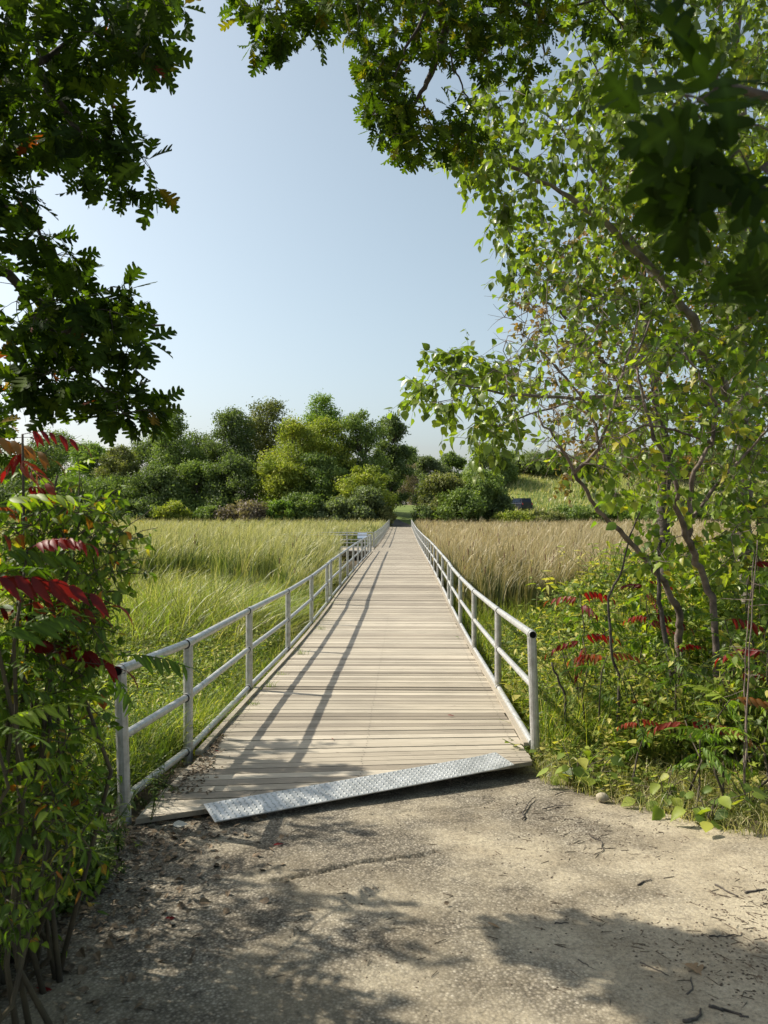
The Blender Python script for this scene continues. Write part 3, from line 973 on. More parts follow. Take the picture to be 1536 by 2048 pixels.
FB = [
    (730, 930, 122, 101, 'yellow', 'round yellow green bush left of the far end of the bridge', dict(low=.0, nl=9000)),
    (826, 925, 66, 152, 'brown', 'bare brownish grey bush above the far path', dict(low=.0, nl=3500, leaf=.28)),
    (888, 945, 110, 100, 'olive', 'full olive green bush right of the far end of the bridge', dict(low=.0, nl=10000)),
    (962, 938, 110, 101, 'mid', 'tall green bush right of the full olive bush', dict(low=.0, nl=9000)),
    (925, 975, 120, 98, 'mid', 'low spreading bush in front of the two tall shore bushes', dict(low=.0, nl=6000)),
    (1000, 990, 60, 99, 'dark', 'dark low bush beside the parked vehicle', dict(low=.0, nl=3500)),
    (848, 1012, 46, 97.5, 'dark', 'small leafy bush at the right rail end', dict(low=.0, nl=3000)),
    (1030, 1023, 90, 97, 'yellow', 'low yellow green bush under the parked vehicle', dict(low=.0, nl=4500)),
    (1090, 1022, 80, 98, 'olive', 'low olive bush at the foot of the dry slope', dict(low=.0, nl=4500)),
    (1160, 1010, 120, 100, 'mid', 'low green bush behind the leaning grey stem', dict(low=.0, nl=4500)),
    (1095, 945, 90, 130, 'bright', 'light green bush above the vehicle on the slope', dict(low=.0, nl=4500)),
    (345, 1002, 78, 98, 'yellow', 'small yellow shrub at the marsh edge in front of dark trees', dict(low=.0, nl=4000)),
    (492, 1000, 110, 98, 'brown', 'reddish brown shrub at the marsh edge', dict(low=.0, nl=5000)),
    (270, 1000, 90, 99, 'dark', 'dark shrub at the marsh edge right of the sumac tips', dict(low=.0, nl=4000)),
    (418, 1010, 60, 98, 'mid', 'small green shrub left of the reddish shrub', dict(low=.0, nl=3000)),
    (565, 1000, 60, 97.5, 'bright', 'bright green shrub right of the reddish shrub', dict(low=.0, nl=3500)),
    (610, 985, 90, 99, 'mid', 'green shrub under the golden tree', dict(low=.0, nl=5000)),
    (672, 995, 90, 98, 'grey', 'grey green willow shrub beside the slender willow', dict(low=.0, nl=5000)),
    (728, 975, 96, 97.5, 'grey', 'slender leaved grey green willow leaning over the bridge end', dict(low=.0, nl=6500)),
    (772, 1012, 34, 97, 'olive', 'little olive bush touching the left rail end', dict(low=.0, nl=2500)),
    (150, 1003, 120, 100, 'mid', 'low shrub at the marsh edge behind the sumac', dict(low=.0, nl=3500)),
    (1260, 1005, 140, 102, 'bright', 'low bright bush behind the leaning stems at the marsh edge', dict(low=.0, nl=4000)),
    (1400, 1000, 150, 102, 'mid', 'low green bush behind the twisted stems at the marsh edge', dict(low=.0, nl=4000)),
]
for px, top, w_, d, kind, lab, kw in FB:
    far_tree(px, top, w_, d, kind, lab, name='shrub', cat='shrub', **kw)

# dry grass slope (stuff) and lawn grass by the far path
mb = MB()
n = 26000
X = rng.uniform(8, 60, n); Y = rng.uniform(99, 150, n)
P = np.stack([X, Y, G(X, Y)], 1)
blades(mb, P, rng.uniform(.4, .9, n), np.stack([rng.normal(.2, .2, n), rng.normal(0, .2, n)], 1), .10, 2, np.clip(rng.normal(.75, .2, n), 0, 1))
tag(mb.build('dry_grass', M['grass']), 'dry yellowish grass covering the slope behind the parked vehicle', 'grass', kind='stuff')

# ------------------------------------------------------------ parked vehicle
sc_ = at(1055, 1010, 108)
sc_[2] = float(G(sc_[0], sc_[1])) + 1.15
suv = empty('parked_suv', (sc_[0], sc_[1], sc_[2] - 1.2), 'black off-road vehicle parked on the slope, seen from behind above the bushes', 'car')
blk = simplemat('black_paint', (.010, .014, .026), .2); glass = simplemat('dark_glass', (.02, .03, .05), .05, 0, spec=.9)
redl = simplemat('tail_light_red', (.45, .02, .015), .3); roofm = simplemat('roof_grey', (.10, .13, .14), .3)
ang = R(24)
def car(pts):
    pts = np.array(pts, float)
    c, s = math.cos(ang), math.sin(ang)
    return np.stack([pts[:, 0] * c - pts[:, 1] * s + sc_[0], pts[:, 0] * s + pts[:, 1] * c + sc_[1], pts[:, 2] + sc_[2] - 1.2], 1)
def hull(secs):   # list of (y, [(x,z)...]) equal counts
    V = []; Fs = []
    k = len(secs[0][1])
    for y_, prof in secs: V += [(x_, y_, z_) for x_, z_ in prof]
    for i in range(len(secs) - 1):
        for j in range(k):
            a = i * k + j; b_ = i * k + (j + 1) % k
            Fs.append((a, b_, b_ + k, a + k))
    return V, Fs, k
body = [(-.95, .45), (-.95, 1.0), (-.90, 1.12), (.90, 1.12), (.95, 1.0), (.95, .45), (.85, .32), (-.85, .32)]
V, Fs, k = hull([(y_, [(x_ * s_, z_) for x_, z_ in body]) for y_, s_ in ((0, .94), (.12, 1), (2.3, 1), (4.3, 1), (4.6, .9))])
mb = MB(); mb.add(car(V), Fs)
o_ = len(V) - k
mb.add(car([V[i] for i in range(k)]), [tuple(range(k))[::-1]]); mb.add(car([V[o_ + i] for i in range(k)]), [tuple(range(k))])
bd = mb.build('body', blk, suv)
cab = [(-.90, 1.11), (-.74, 1.72), (-.66, 1.78), (.66, 1.78), (.74, 1.72), (.90, 1.11)]
V, Fs, k = hull([(y_, [(x_ * s_, 1.11 + (z_ - 1.11) * h_) for x_, z_ in cab]) for y_, s_, h_ in ((.05, .97, .2), (.28, 1, 1), (2.6, 1, 1), (3.3, .98, .1))])
mb = MB(); mb.add(car(V), Fs); mb.add(car(V[:k]), [tuple(range(k))[::-1]]); mb.build('cabin', blk, suv)
mb = MB(); mb.add(car([(-.72, .07, 1.22), (.72, .07, 1.22), (.62, .235, 1.64), (-.62, .235, 1.64)]), [(0, 1, 2, 3)])
mb.add(car([(-.70, .075, 1.20), (.70, .075, 1.20), (.60, .24, 1.62), (-.60, .24, 1.62)]), [(3, 2, 1, 0)])
mb.build('rear_window', glass, suv)
for sx_ in (-1, 1):
    mb = MB(); mb.add(car([(sx_ * .9, .5, 1.2), (sx_ * .9, 2.5, 1.2), (sx_ * .80, 2.3, 1.62), (sx_ * .80, .55, 1.62)]), [(0, 1, 2, 3)]); mb.build('side_window', glass, suv)
    mb = MB(); mb.add(car([(sx_ * .70, -.01, .85), (sx_ * .9, -.01, .85), (sx_ * .88, .0, 1.1), (sx_ * .72, .0, 1.1), (sx_ * .70, .06, .85), (sx_ * .9, .06, .85), (sx_ * .88, .06, 1.1), (sx_ * .72, .06, 1.1)]),
                      [(0, 1, 2, 3), (0, 4, 5, 1), (1, 5, 6, 2), (2, 6, 7, 3), (3, 7, 4, 0)]); mb.build('tail_light', redl, suv)
    for wy_ in (.9, 3.6):
        mb = MB(); mb.tube(car([(sx_ * .72, wy_, .36), (sx_ * .97, wy_, .36)]), [.36, .36], 16); mb.build('wheel', M['rubber'], suv)
mb = MB(); mb.add(car([(-.64, .3, 1.785), (.64, .3, 1.785), (.64, 2.5, 1.785), (-.64, 2.5, 1.785)]), [(0, 1, 2, 3)]); mb.build('roof', roofm, suv)

# ------------------------------------------------------------ marsh
def field(n, xr, yr, power=1.6):
    u = rng.random(n)
    Y = yr[0] * (yr[1] / yr[0]) ** (u ** (1 / power) if power else u)
    X = rng.uniform(-1, 1, n)
    return X, Y


def cattails(side, n, mat, name, label, hm):
    mb = MB()
    NB = 7
    Y = np.repeat(18 * (97 / 18.) ** (rng.random(n // NB) ** .85), NB); n = len(Y)
    if side < 0:
        inner = LX + bx(Y) - .35; outer = -Y * .56 - 6
        X = inner + (outer - inner) * np.repeat(rng.random(n // NB), NB)
        start = 23.5 + 2.2 * np.sin(X * .7) + 1.2 * np.sin(X * 1.9 + 1) - 3.5 * sstep(-3.5, -2.2, X) + 3 * sstep(-8, -14, X)
        keep = (Y > start) & ~((Y > 39.8) & (Y < 46) & (X > LX + bx(43) - 3.0)) & ~((Y < 46) & (X > -.056 * Y - .15))
    else:
        inner = RX + bx(Y) + .3; outer = Y * .56 + 6
        X = inner + (outer - inner) * np.repeat(rng.random(n // NB), NB)
        start = 16 + 1.2 * np.sin(X * 1.1) + 1.5 * sstep(2.0, 1.3, X - .0247 * Y) + 3 * sstep(7, 12, X)
        keep = (Y > start)
    pr_ = np.repeat(rng.normal(0, 1, (len(X) // NB, 4)), NB, 0)[keep]
    X, Y = X[keep] + rng.normal(0, .05, keep.sum()), Y[keep] + rng.normal(0, .05, keep.sum()); n = len(X)
    H = hm * (1 + .10 * pr_[:, 3]) * rng.uniform(.74, 1.08, n) * (.88 + .22 * lowf(X, Y, .45)) * np.where(Y > 88, .85, 1)
    if side < 0: H *= 1 - .35 * sstep(-3.2, -2.2, X - bx(Y)) * (Y < 60)
    P = np.stack([X, Y, G(X, Y) - .02], 1)
    lean = np.stack([(.13 if side < 0 else .07) + .10 * pr_[:, 0] + rng.normal(0, .12, n), rng.normal(-.05, .14, n)], 1)
    wd = .027 + .0007 * np.clip(Y - 15, 0, 80)
    r = np.clip(.0 + .45 * lowf(X, Y, .25, 1.0) + .2 * lowf(X, Y, 1.3, 2.0) + .10 + .22 * pr_[:, 1] + rng.normal(0, .2, n), 0, 1)
    blades(mb, P, H, lean, wd, 5, r, pw=3.5)
    q = rng.random(n) < (.003 if side < 0 else .014)
    q &= Y < 60
    Pq = P[q]; Hq = H[q] * .93; lq = lean[q] * .3
    # seed heads: small 5-sided tapered spindles on stalks
    th = np.arange(5) * 2 * math.pi / 5
    T = []
    for z_, r_ in ((0, .3), (.1, 1), (.85, 1), (1, .25)): T += [(math.cos(a) * r_ * .09, z_, math.sin(a) * r_ * .09) for a in th]
    TF = []
    for i in range(3):
        for j in range(5): TF.append((i * 5 + j, i * 5 + (j + 1) % 5, i * 5 + 5 + (j + 1) % 5, i * 5 + 5 + j))
    tp_ = (np.array(T), np.array(TF))
    top_ = Pq + np.stack([lq[:, 0] * Hq, lq[:, 1] * Hq, Hq - .2], 1)
    o = mb.build(name, mat)
    tag(o, label, 'cattails', kind='stuff')
    hb = MB()
    scatter(hb, tp_, top_, np.stack([lq[:, 0], lq[:, 1], np.ones(len(lq))], 1), np.tile([1., 0, .01], (len(lq), 1)), .17, None)
    h = hb.build('seed_heads', M['head'], o); h['kind'] = 'stuff'


reseed('sec12')
cattails(-1, 125000, M['cat_l'], 'cattails', 'green and straw cattails leaning right in the marsh left of the bridge', 1.72)
cattails(1, 125000, M['cat_r'], 'cattails', 'straw coloured upright cattails with brown heads right of the bridge', 1.62)

# pale grasses left, between weeds and cattails
mb = MB()
NB = 12; n = 3200 * NB
Y = np.repeat(9.5 * (28 / 9.5) ** rng.random(n // NB), NB); X = (LX + bx(Y) - .25) - np.repeat(rng.random(n // NB), NB) ** 1.1 * (Y * .5 + 1)
pt = np.repeat(rng.normal(0, 1, (n // NB, 4)), NB, 0)
X = X + rng.normal(0, .06, n); Y = Y + rng.normal(0, .06, n)
tuft = np.round(X * 2.2) * 1.7 + np.round(Y * 1.6) * 2.9
P = np.stack([X, Y, G(X, Y) - .02], 1)
H = (.55 + .35 * lowf(X, Y, 1.1)) * rng.uniform(.7, 1.15, n) * (.85 + .35 * sstep(10, 16, Y))
H = H + .38 * np.exp(-(((X + 4.1) / 1.5) ** 2 + ((Y - 15.5) / 2.6) ** 2))
H *= 1 - .35 * sstep(-1.2, 0, X - (LX + bx(Y)))
H *= 1 + .22 * pt[:, 0]
lean = np.stack([rng.normal(.45, .38, n) + .22 * pt[:, 1], rng.normal(-.2, .38, n)], 1)
kk = rng.random(n) < 1.1
blades(mb, P[kk], H[kk], lean[kk], .013 + .00055 * Y[kk], 4, np.clip(.38 + .35 * lowf(X, Y, .7, 2) + rng.normal(0, .16, n) + .24 * pt[:, 2] - .08, 0, 1)[kk])
tag(mb.build('tall_grass', M['grass']), 'pale yellow green tall grass between the left railing and the cattails', 'grass', kind='stuff')

# bright arching clump mass mid left
mb = MB()
n = 5200
X = -4.0 + rng.normal(0, 1.15, n); Y = 15.8 + rng.normal(0, 1.6, n)
k = (X < LX + bx(Y) - .5)
X, Y = X[k], Y[k]; n = len(X)
P = np.stack([X, Y, G(X, Y)], 1)
dd = np.stack([X + 4.0, Y - 16.8], 1)
lean = nrm(dd) * rng.uniform(.3, .9, n)[:, None] + rng.normal(0, .2, (n, 2)) + np.array([.25, -.1])
blades(mb, P, rng.uniform(.6, 1.3, n), lean, .02, 5, np.clip(rng.normal(.45, .3, n), 0, 1))
tag(mb.build('reed_grass', M['brightgrass']), 'mound of bright green arching grass in the marsh left of the bridge', 'grass', kind='stuff')

# ------------------------------------------------------------ herb templates and undergrowth
def herb_template(h, nleaf, size, tm, spread=.35, branches=3, seed=1, droop=.3):
    r = np.random.default_rng(seed)
    mb = MB()
    P = []; A = []; N = []
    for b_ in range(branches):
        lean_ = r.normal(0, spread, 2) * (0.4 if b_ == 0 else 1)
        hh = h * r.uniform(.6, 1.0)
        pts = np.array([[lean_[0] * hh * t * t, lean_[1] * hh * t * t, hh * t] for t in np.linspace(0, 1, 4)])
        mb.tube(pts, np.linspace(.005, .002, 4), 4, (.3, 0, .5), cap=False)
        for i in range(nleaf):
            t = .2 + .8 * (i + r.random()) / nleaf
            a = i * 2.4 + r.uniform(-.4, .4)
            P.append([lean_[0] * hh * t * t, lean_[1] * hh * t * t, hh * t]); A.append([math.cos(a), math.sin(a), .35 - droop + r.normal(0, .2)])
            N.append([r.normal(0, .3), r.normal(0, .3), 1])
    P = np.array(P); A = np.array(A); N = np.array(N)
    sz = size * r.uniform(.6, 1.2, len(P))
    k = r.integers(0, len(tm), len(P))
    for i, t in enumerate(tm):
        q = k == i
        scatter(mb, t, P[q], A[q], N[q], sz[q], r.random(q.sum()))
    V = np.concatenate(mb.V); C = np.concatenate(mb.C); Fc = np.concatenate([f for f, _ in mb.F if len(f)])
    return V, Fc, C


def place_herbs(mb, T, X, Y, sc, tilt=.15, zoff=-.02, hue=None):
    n = len(X)
    k = rng.integers(0, len(T), n)
    Z = G(X, Y) + zoff
    an = rng.uniform(0, 2 * math.pi, n); sc = np.broadcast_to(sc, (n,))
    tx = rng.normal(0, tilt, n); ty = rng.normal(0, tilt, n)
    hu = rng.normal(0, .16, n) if hue is None else hue
    for i, (V, Fc, C) in enumerate(T):
        q = np.where(k == i)[0]
        if len(q) == 0: continue
        c, s = np.cos(an[q])[:, None], np.sin(an[q])[:, None]
        vx = (V[None, :, 0] * c - V[None, :, 1] * s) + V[None, :, 2] * tx[q][:, None]
        vy = (V[None, :, 0] * s + V[None, :, 1] * c) + V[None, :, 2] * ty[q][:, None]
        vz = np.broadcast_to(V[None, :, 2], vx.shape)
        W_ = np.stack([vx, vy, vz], -1) * sc[q][:, None, None] + np.stack([X[q], Y[q], Z[q]], 1)[:, None]
        Cc = np.broadcast_to(C[None], (len(q),) + C.shape).copy()
        Cc[..., 0] = np.clip(Cc[..., 0] + hu[q][:, None], 0, 1)
        Fa = (Fc[None] + (np.arange(len(q)) * len(V))[:, None, None]).reshape(-1, Fc.shape[1])
        mb.add(W_.reshape(-1, 3), Fa, Cc.reshape(-1, 3))


HERB = [herb_template(.75, 12, .085, NARROW, .3, 4, s) for s in (1, 2, 3)] + [herb_template(.6, 10, .07, OVATE[:2], .4, 4, s) for s in (4, 5)]
LOWH = [herb_template(.22, 7, .06, OVATE, .7, 4, s) for s in (6, 7)] + [herb_template(.16, 6, .05, OVATE, .9, 4, 8)]
BROAD = [herb_template(.5, 8, .15, OVATE, .5, 4, s) for s in (9, 10)]

# weeds left of the railing
reseed('sec9')
mb = MB()
n = 3600
Y = 4.4 + (13.5 - 4.4) * rng.random(n) ** .8; X = (LX + bx(Y) - .12) - rng.random(n) * (.35 * Y + .9)
place_herbs(mb, HERB, X, Y, rng.uniform(.55, 1.1, n) * (1 - .45 * sstep(-.8, 0, X - LX - bx(Y))))
n = 14000
Y = 4.8 + 9 * rng.random(n); X = (LX + bx(Y) - .08) - rng.random(n) ** 1.3 * (.35 * Y + .9)
blades(mb, np.stack([X, Y, G(X, Y) - .02], 1), rng.uniform(.3, .75, n), rng.normal(0, .4, (n, 2)) + np.array([.15, -.1]), .009, 4)
tag(mb.build('weeds', M['herb']), 'tangle of sunlit green weeds along the outside of the left railing', 'weeds', kind='stuff')

# undergrowth right of the bridge
reseed('sec10')
mb = MB()
n = 4300
Y = 5.9 + 15 * rng.random(n) ** 1.15; X = (RX + bx(Y) + .16) + rng.random(n) * (.42 * Y + .8)
sc = rng.uniform(.6, 1.5, n) * (.6 + .5 * sstep(6, 8, Y)) * (1 + .4 * sstep(2.2, 4.5, X)) * (.75 + .6 * lowf(X, Y, 1.2)) * (.55 + .45 * sstep(0, 1.2, X - RX - bx(Y))) * (1 - .45 * sstep(10, 15, Y) * sstep(3.2, 2.2, X - bx(Y)))
kq = (Y < 14.5) | (X - bx(Y) > 4.2); X, Y, sc = X[kq], Y[kq], sc[kq]; n = len(X)
place_herbs(mb, HERB + BROAD[:1], X, Y, sc, hue=-.15 + .5 * lowf(X, Y, 1.6, 1) + rng.normal(.05, .2, n))
n = 15000
Y = 6.0 + 15 * rng.random(n); X = (RX + bx(Y) + .12) + rng.random(n) * (.42 * Y + .8)
blades(mb, np.stack([X, Y, G(X, Y) - .02], 1), rng.uniform(.35, .8, n), rng.normal(0, .4, (n, 2)) + np.array([.1, -.1]), .013, 4, np.clip(rng.normal(.6, .25, n), 0, 1))
tag(mb.build('undergrowth', M['herb']), 'dense light green undergrowth right of the bridge under the bare twigs', 'undergrowth', kind='stuff')

# grassy verge between the path and the undergrowth
reseed('sec11')
mb = MB()
n = 30000
t = rng.random(n)
Y = 3.3 + 3.3 * rng.random(n)
edgeR = np.interp(Y, [a for a, b in PR], [b for a, b in PR])
X = edgeR - .12 + rng.random(n) ** 1.2 * 2.6
k = X > 1.15
X, Y = X[k], Y[k]; n = len(X)
tf = np.sin(np.round(X * 7) * 12.9 + np.round(Y * 7) * 78.2)
k = rng.random(n) < .35 + .5 * (tf > 0) * sstep(-.1, .5, X - np.interp(Y, [a for a, b in PR], [b for a, b in PR]))
X, Y = X[k], Y[k]; n = len(X)
blades(mb, np.stack([X, Y, G(X, Y) - .01], 1), rng.uniform(.05, .2, n) * (1 + .5 * sstep(5, 6, Y)), rng.normal(0, .7, (n, 2)), .0045, 3, np.clip(rng.normal(.62, .3, n), 0, 1))
tag(mb.build('verge_grass', M['grass']), 'short dry grass on the verge between the path and the undergrowth', 'grass', kind='stuff')
mb = MB()
n = 520
Y = 3.6 + 3.0 * rng.random(n); X = np.interp(Y, [a for a, b in PR], [b for a, b in PR]) + .0 + rng.random(n) * 2.6
place_herbs(mb, LOWH, X, Y, rng.uniform(.35, 1.0, n) * (.7 + .6 * sstep(4.8, 6, Y)), hue=rng.normal(.2, .2, n))
# left verge, leaf hue shifted darker to paint in its shade
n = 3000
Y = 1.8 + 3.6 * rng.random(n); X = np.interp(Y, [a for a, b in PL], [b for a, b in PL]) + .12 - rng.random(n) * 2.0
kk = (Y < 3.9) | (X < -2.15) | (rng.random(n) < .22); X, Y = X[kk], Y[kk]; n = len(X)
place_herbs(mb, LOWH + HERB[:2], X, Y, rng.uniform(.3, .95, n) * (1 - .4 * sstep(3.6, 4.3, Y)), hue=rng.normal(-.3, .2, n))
tag(mb.build('ground_cover', M['herb']), 'low leafy ground cover along both edges of the sandy path', 'ground cover', kind='stuff')

# ------------------------------------------------------------ right: tall leafy tree
def wood(name, root, lines, mat, n=9):
    nodes = []
    k = 0
    for pts, r0, r1 in lines:
        P = np.array([at(*p_) for p_ in pts])
        # refine and roughen
        t = np.linspace(0, len(P) - 1, (len(P) - 1) * 4 + 1)
        Q = np.stack([np.interp(t, np.arange(len(P)), P[:, i]) for i in range(3)], 1)
        Q[1:-1] += rng.normal(0, max(r0, .012) * .28, (len(Q) - 2, 3))
        mb = MB(); mb.tube(Q, np.linspace(r0, r1, len(Q)) * (1 + .07 * rng.normal(0, 1, len(Q))), n)
        mb.build(name if k == 0 else ('limb' if name == 'trunk' else name), mat, root, smooth=True)
        k += 1
        nodes += list(Q[2:])
    return nodes


def gz(px, d): return float(G((px - 768) / F * d, d))
def gpy(px, d): return 1024 + (EYE - gz(px, d) + .05) * F / d


reseed('sec0')
tree = empty('broadleaf_tree', at(1490, gpy(1490, 8.6), 8.6), 'tall broadleaf tree with grey trunk and sunlit leaves filling the upper right', 'tree')
nodes = wood('trunk', tree, [
    ([(1500, gpy(1500, 8.6), 8.6), (1495, 1150, 8.6), (1488, 900, 8.6), (1478, 620, 8.6), (1490, 380, 8.5), (1485, 150, 8.3), (1460, -100, 8.1)], .10, .035),
    ([(1492, 900, 8.6), (1440, 760, 8.3), (1385, 640, 8.0), (1330, 560, 7.8), (1225, 455, 7.6), (1140, 395, 7.5), (1050, 350, 7.3), (960, 290, 7.2)], .055, .012),
    ([(1385, 640, 8.0), (1300, 540, 8.4), (1210, 380, 8.3), (1120, 250, 8.2), (1020, 170, 8.0)], .03, .008),
    ([(1480, 700, 8.6), (1420, 600, 9.0), (1400, 440, 9.2), (1350, 250, 9.2), (1280, 60, 9.2)], .045, .014),
    ([(1488, 850, 8.6), (1400, 800, 8.0), (1280, 790, 7.4), (1150, 800, 7.0), (1020, 790, 6.8), (900, 765, 6.7)], .035, .006),
    ([(1150, 800, 7.0), (1060, 830, 6.9), (975, 860, 6.8)], .012, .005),
    ([(1478, 620, 8.6), (1560, 500, 8.2), (1600, 300, 8.0)], .045, .02),
], M['graybark'])
poly = [(1130, 30), (1170, 130), (1080, 175), (965, 160), (935, 230), (905, 310), (960, 385), (1010, 440), (1050, 520), (1075, 640), (1020, 690),
        (1000, 715), (900, 708), (830, 768), (850, 800), (960, 830), (945, 860), (1080, 900), (1200, 960), (1300, 990), (1560, 1000), (1580, -60), (1150, -60)]
cen = poly_centres(poly, 400, 6.4, 9.2, 27)


def topx(c): return 768 + F * c[0] / c[1], 1024 - F * (c[2] - EYE) / c[1]


cen = [c for c in cen if not (1010 < topx(c)[0] < 1420 and 600 < topx(c)[1] < 1010 and rng.random() < .62)]
cen += poly_centres([(1200, 250), (1580, 150), (1580, 700), (1150, 700)], 90, 8.0, 10.0, 34)
cen += [at(*c) for c in ((845, 775, 6.7), (880, 740, 6.8), (905, 800, 6.7), (950, 790, 6.6), (950, 745, 6.9), (1000, 750, 6.9), (960, 880, 6.8), (985, 850, 6.7),
                         (925, 300, 7.2), (965, 350, 7.2), (1010, 480, 7.3), (975, 180, 7.6), (1040, 150, 7.8), (1020, 540, 7.3), (1000, 420, 7.2))]
tw = MB(); lv = MB()
tips = grow(nodes, cen, tw, .008, .10)
P, A, N = sprays(tips, tw, (4, 7), .34, 7, .55, False)
put_leaves(lv, OVATE, P, A, N, .10, lambda p_: np.clip(.3 + .3 * lowf(p_[:, 0], p_[:, 2], 2.1) * 1 + rng.normal(0, .24, len(p_)) - .1 + .5 * (rng.random(len(p_)) > .985), 0, 1))
tw.build('twigs', M['twig'], tree); lv.build('crown', M['tree'], tree)

# a second, golden tree behind it
reseed('sec1')
bt = empty('yellowing_tree', at(1330, gpy(1330, 13), 13), 'yellowing small leaved tree standing behind the tall broadleaf tree', 'tree')
nodes = wood('trunk', bt, [([(1330, gpy(1330, 13), 13), (1325, 900, 13), (1300, 700, 13), (1290, 520, 13), (1300, 350, 13)], .12, .03),
                           ([(1325, 850, 13), (1200, 720, 13), (1120, 620, 13), (1060, 580, 13)], .05, .012),
                           ([(1310, 760, 13), (1420, 600, 13.4), (1480, 500, 13.4)], .05, .015)], M['bark'])
cen = poly_centres([(1040, 575), (1130, 500), (1240, 380), (1400, 320), (1560, 430), (1560, 900), (1120, 960), (1110, 760), (1040, 640)], 150, 11.8, 14.5, 34)
tw = MB(); lv = MB(); tips = grow(nodes, cen, tw, .012, .1)
P, A, N = sprays(tips, tw, (5, 7), .5, 8, .3)
put_leaves(lv, OVATE[:2], P, A, N, .10)
tw.build('twigs', M['twig'], bt); lv.build('crown', leafmat('golden_leaf', [(0, (.09, .10, .03)), (.5, (.17, .15, .04)), (1, (.30, .17, .05))], trans=.4, tcol=(1.5, 1.4, .5)), bt)

# bare twisted shrubs right
reseed('sec2')
sh = empty('crooked_shrub', at(1359, gpy(1359, 6.8), 6.8), 'crooked grey shrub leaning left with a tangle of bare twigs', 'shrub')
nodes = wood('stem', sh, [
    ([(1365, gpy(1365, 6.8), 6.8), (1359, 1272, 6.7), (1359, 1227, 6.6), (1331, 1167, 6.5), (1286, 1115, 6.3), (1255, 1077, 6.2), (1216, 1045, 6.1), (1181, 1000, 6.0), (1148, 946, 5.9), (1115, 884, 5.8), (1078, 835, 5.8)], .034, .008),
    ([(1148, 946, 5.9), (1198, 897, 5.8), (1190, 851, 5.8), (1165, 797, 5.8), (1120, 740, 5.8), (1060, 680, 5.8)], .016, .005),
    ([(1198, 897, 5.8), (1230, 800, 5.8), (1262, 690, 5.8), (1280, 620, 5.8)], .013, .005),
], M['twig'])
cen = poly_centres([(1000, 620), (1100, 560), (1290, 600), (1320, 800), (1250, 960), (1120, 900), (1010, 800)], 95, 5.2, 6.2, 26)
tw = MB(); lv = MB(); tips = grow(nodes, cen, tw, .0085, .2, rmin=.0026)
P, A, N = sprays(tips, tw, (3, 4), .3, 5, .3)
k = rng.random(len(P)) < .16
put_leaves(lv, OVATE, P[k], A[k], N[k], .08)
tw.build('twigs', M['twig'], sh); lv.build('foliage', M['yel'], sh)

reseed('sec3')
sh = empty('twisted_shrub', at(1429, gpy(1429, 6.3), 6.3), 'twisted brown shrub with several stems draped in yellow green vine leaves', 'shrub')
nodes = wood('stem', sh, [
    ([(1440, gpy(1440, 6.3), 6.3), (1429, 1209, 6.3), (1405, 1147, 6.3), (1384, 1098, 6.2), (1377, 1045, 6.2), (1380, 1000, 6.2), (1388, 938, 6.1), (1426, 888, 6.1), (1430, 806, 6.1), (1405, 752, 6.1), (1368, 706, 6.1)], .032, .008),
    ([(1384, 1098, 6.2), (1359, 1038, 6.1), (1347, 938, 6.0), (1306, 876, 6.0), (1289, 797, 6.0), (1268, 723, 6.0), (1300, 640, 6.0)], .024, .006),
    ([(1426, 888, 6.1), (1350, 860, 5.9), (1290, 850, 5.8), (1230, 880, 5.8)], .012, .005),
    ([(1377, 1045, 6.2), (1440, 960, 6.3), (1500, 900, 6.3), (1536, 860, 6.2)], .018, .008),
], M['twig'])
cen = poly_centres([(1200, 800), (1270, 680), (1400, 640), (1560, 700), (1560, 1150), (1300, 1120), (1230, 980)], 110, 5.5, 7.0, 30)
tw = MB(); lv = MB(); tips = grow(nodes, cen, tw, .007, .22, rmin=.002)
P, A, N = sprays(tips, tw, (3, 4), .28, 5, .4)
k = rng.random(len(P)) < .62
put_leaves(lv, LOBED + OVATE[:2], P[k], A[k], N[k], .095)
tw.build('twigs', M['twig'], sh); lv.build('vine_leaves', M['yel'], sh)

def small_stem(label, pts, r0, r1, mat='bark', name='dead_stem', cat='stem', group='bare stems in the undergrowth'):
    reseed(label)
    p0 = at(*pts[0])
    o = empty(name, p0, label, cat, group)
    nodes_ = wood('stem', o, [(pts, r0, r1)], M[mat], 7)
    tw_ = MB()
    cs = [nodes_[rng.integers(len(nodes_) // 3, len(nodes_))] + rng.normal(0, .14, 3) for _ in range(7)]
    grow(nodes_, cs, tw_, .004, .15, rmin=.0015)
    tw_.build('twigs', M[mat], o)
    return o


small_stem('thin black forked stem crossing the crooked grey shrub', [(1237, gpy(1237, 6.2), 6.2), (1237, 1349, 6.2), (1223, 1314, 6.2), (1216, 1195, 6.2), (1241, 1147, 6.2), (1258, 1077, 6.2), (1285, 1010, 6.2)], .014, .006)
small_stem('thick blackened leaning stem right of the forked stem', [(1350, gpy(1350, 6.4), 6.4), (1345, 1328, 6.4), (1321, 1223, 6.4), (1314, 1147, 6.4), (1322, 1080, 6.4)], .028, .012)
small_stem('short black stump stem just right of the last rail post', [(1135, gpy(1135, 6.6), 6.6), (1130, 1390, 6.6), (1112, 1350, 6.6), (1103, 1325, 6.6)], .014, .008)
small_stem('slim grey upright stem near the right edge of the verge', [(1490, 1590, 4.8), (1495, 1400, 4.8), (1505, 1200, 4.8), (1515, 1080, 4.8)], .006, .003, 'twig')
small_stem('slim pale stem rising from the verge beside the red leaflets', [(1488, 1575, 4.9), (1490, 1380, 5.0), (1495, 1250, 5.0), (1510, 1100, 5.0)], .005, .003, 'twig')

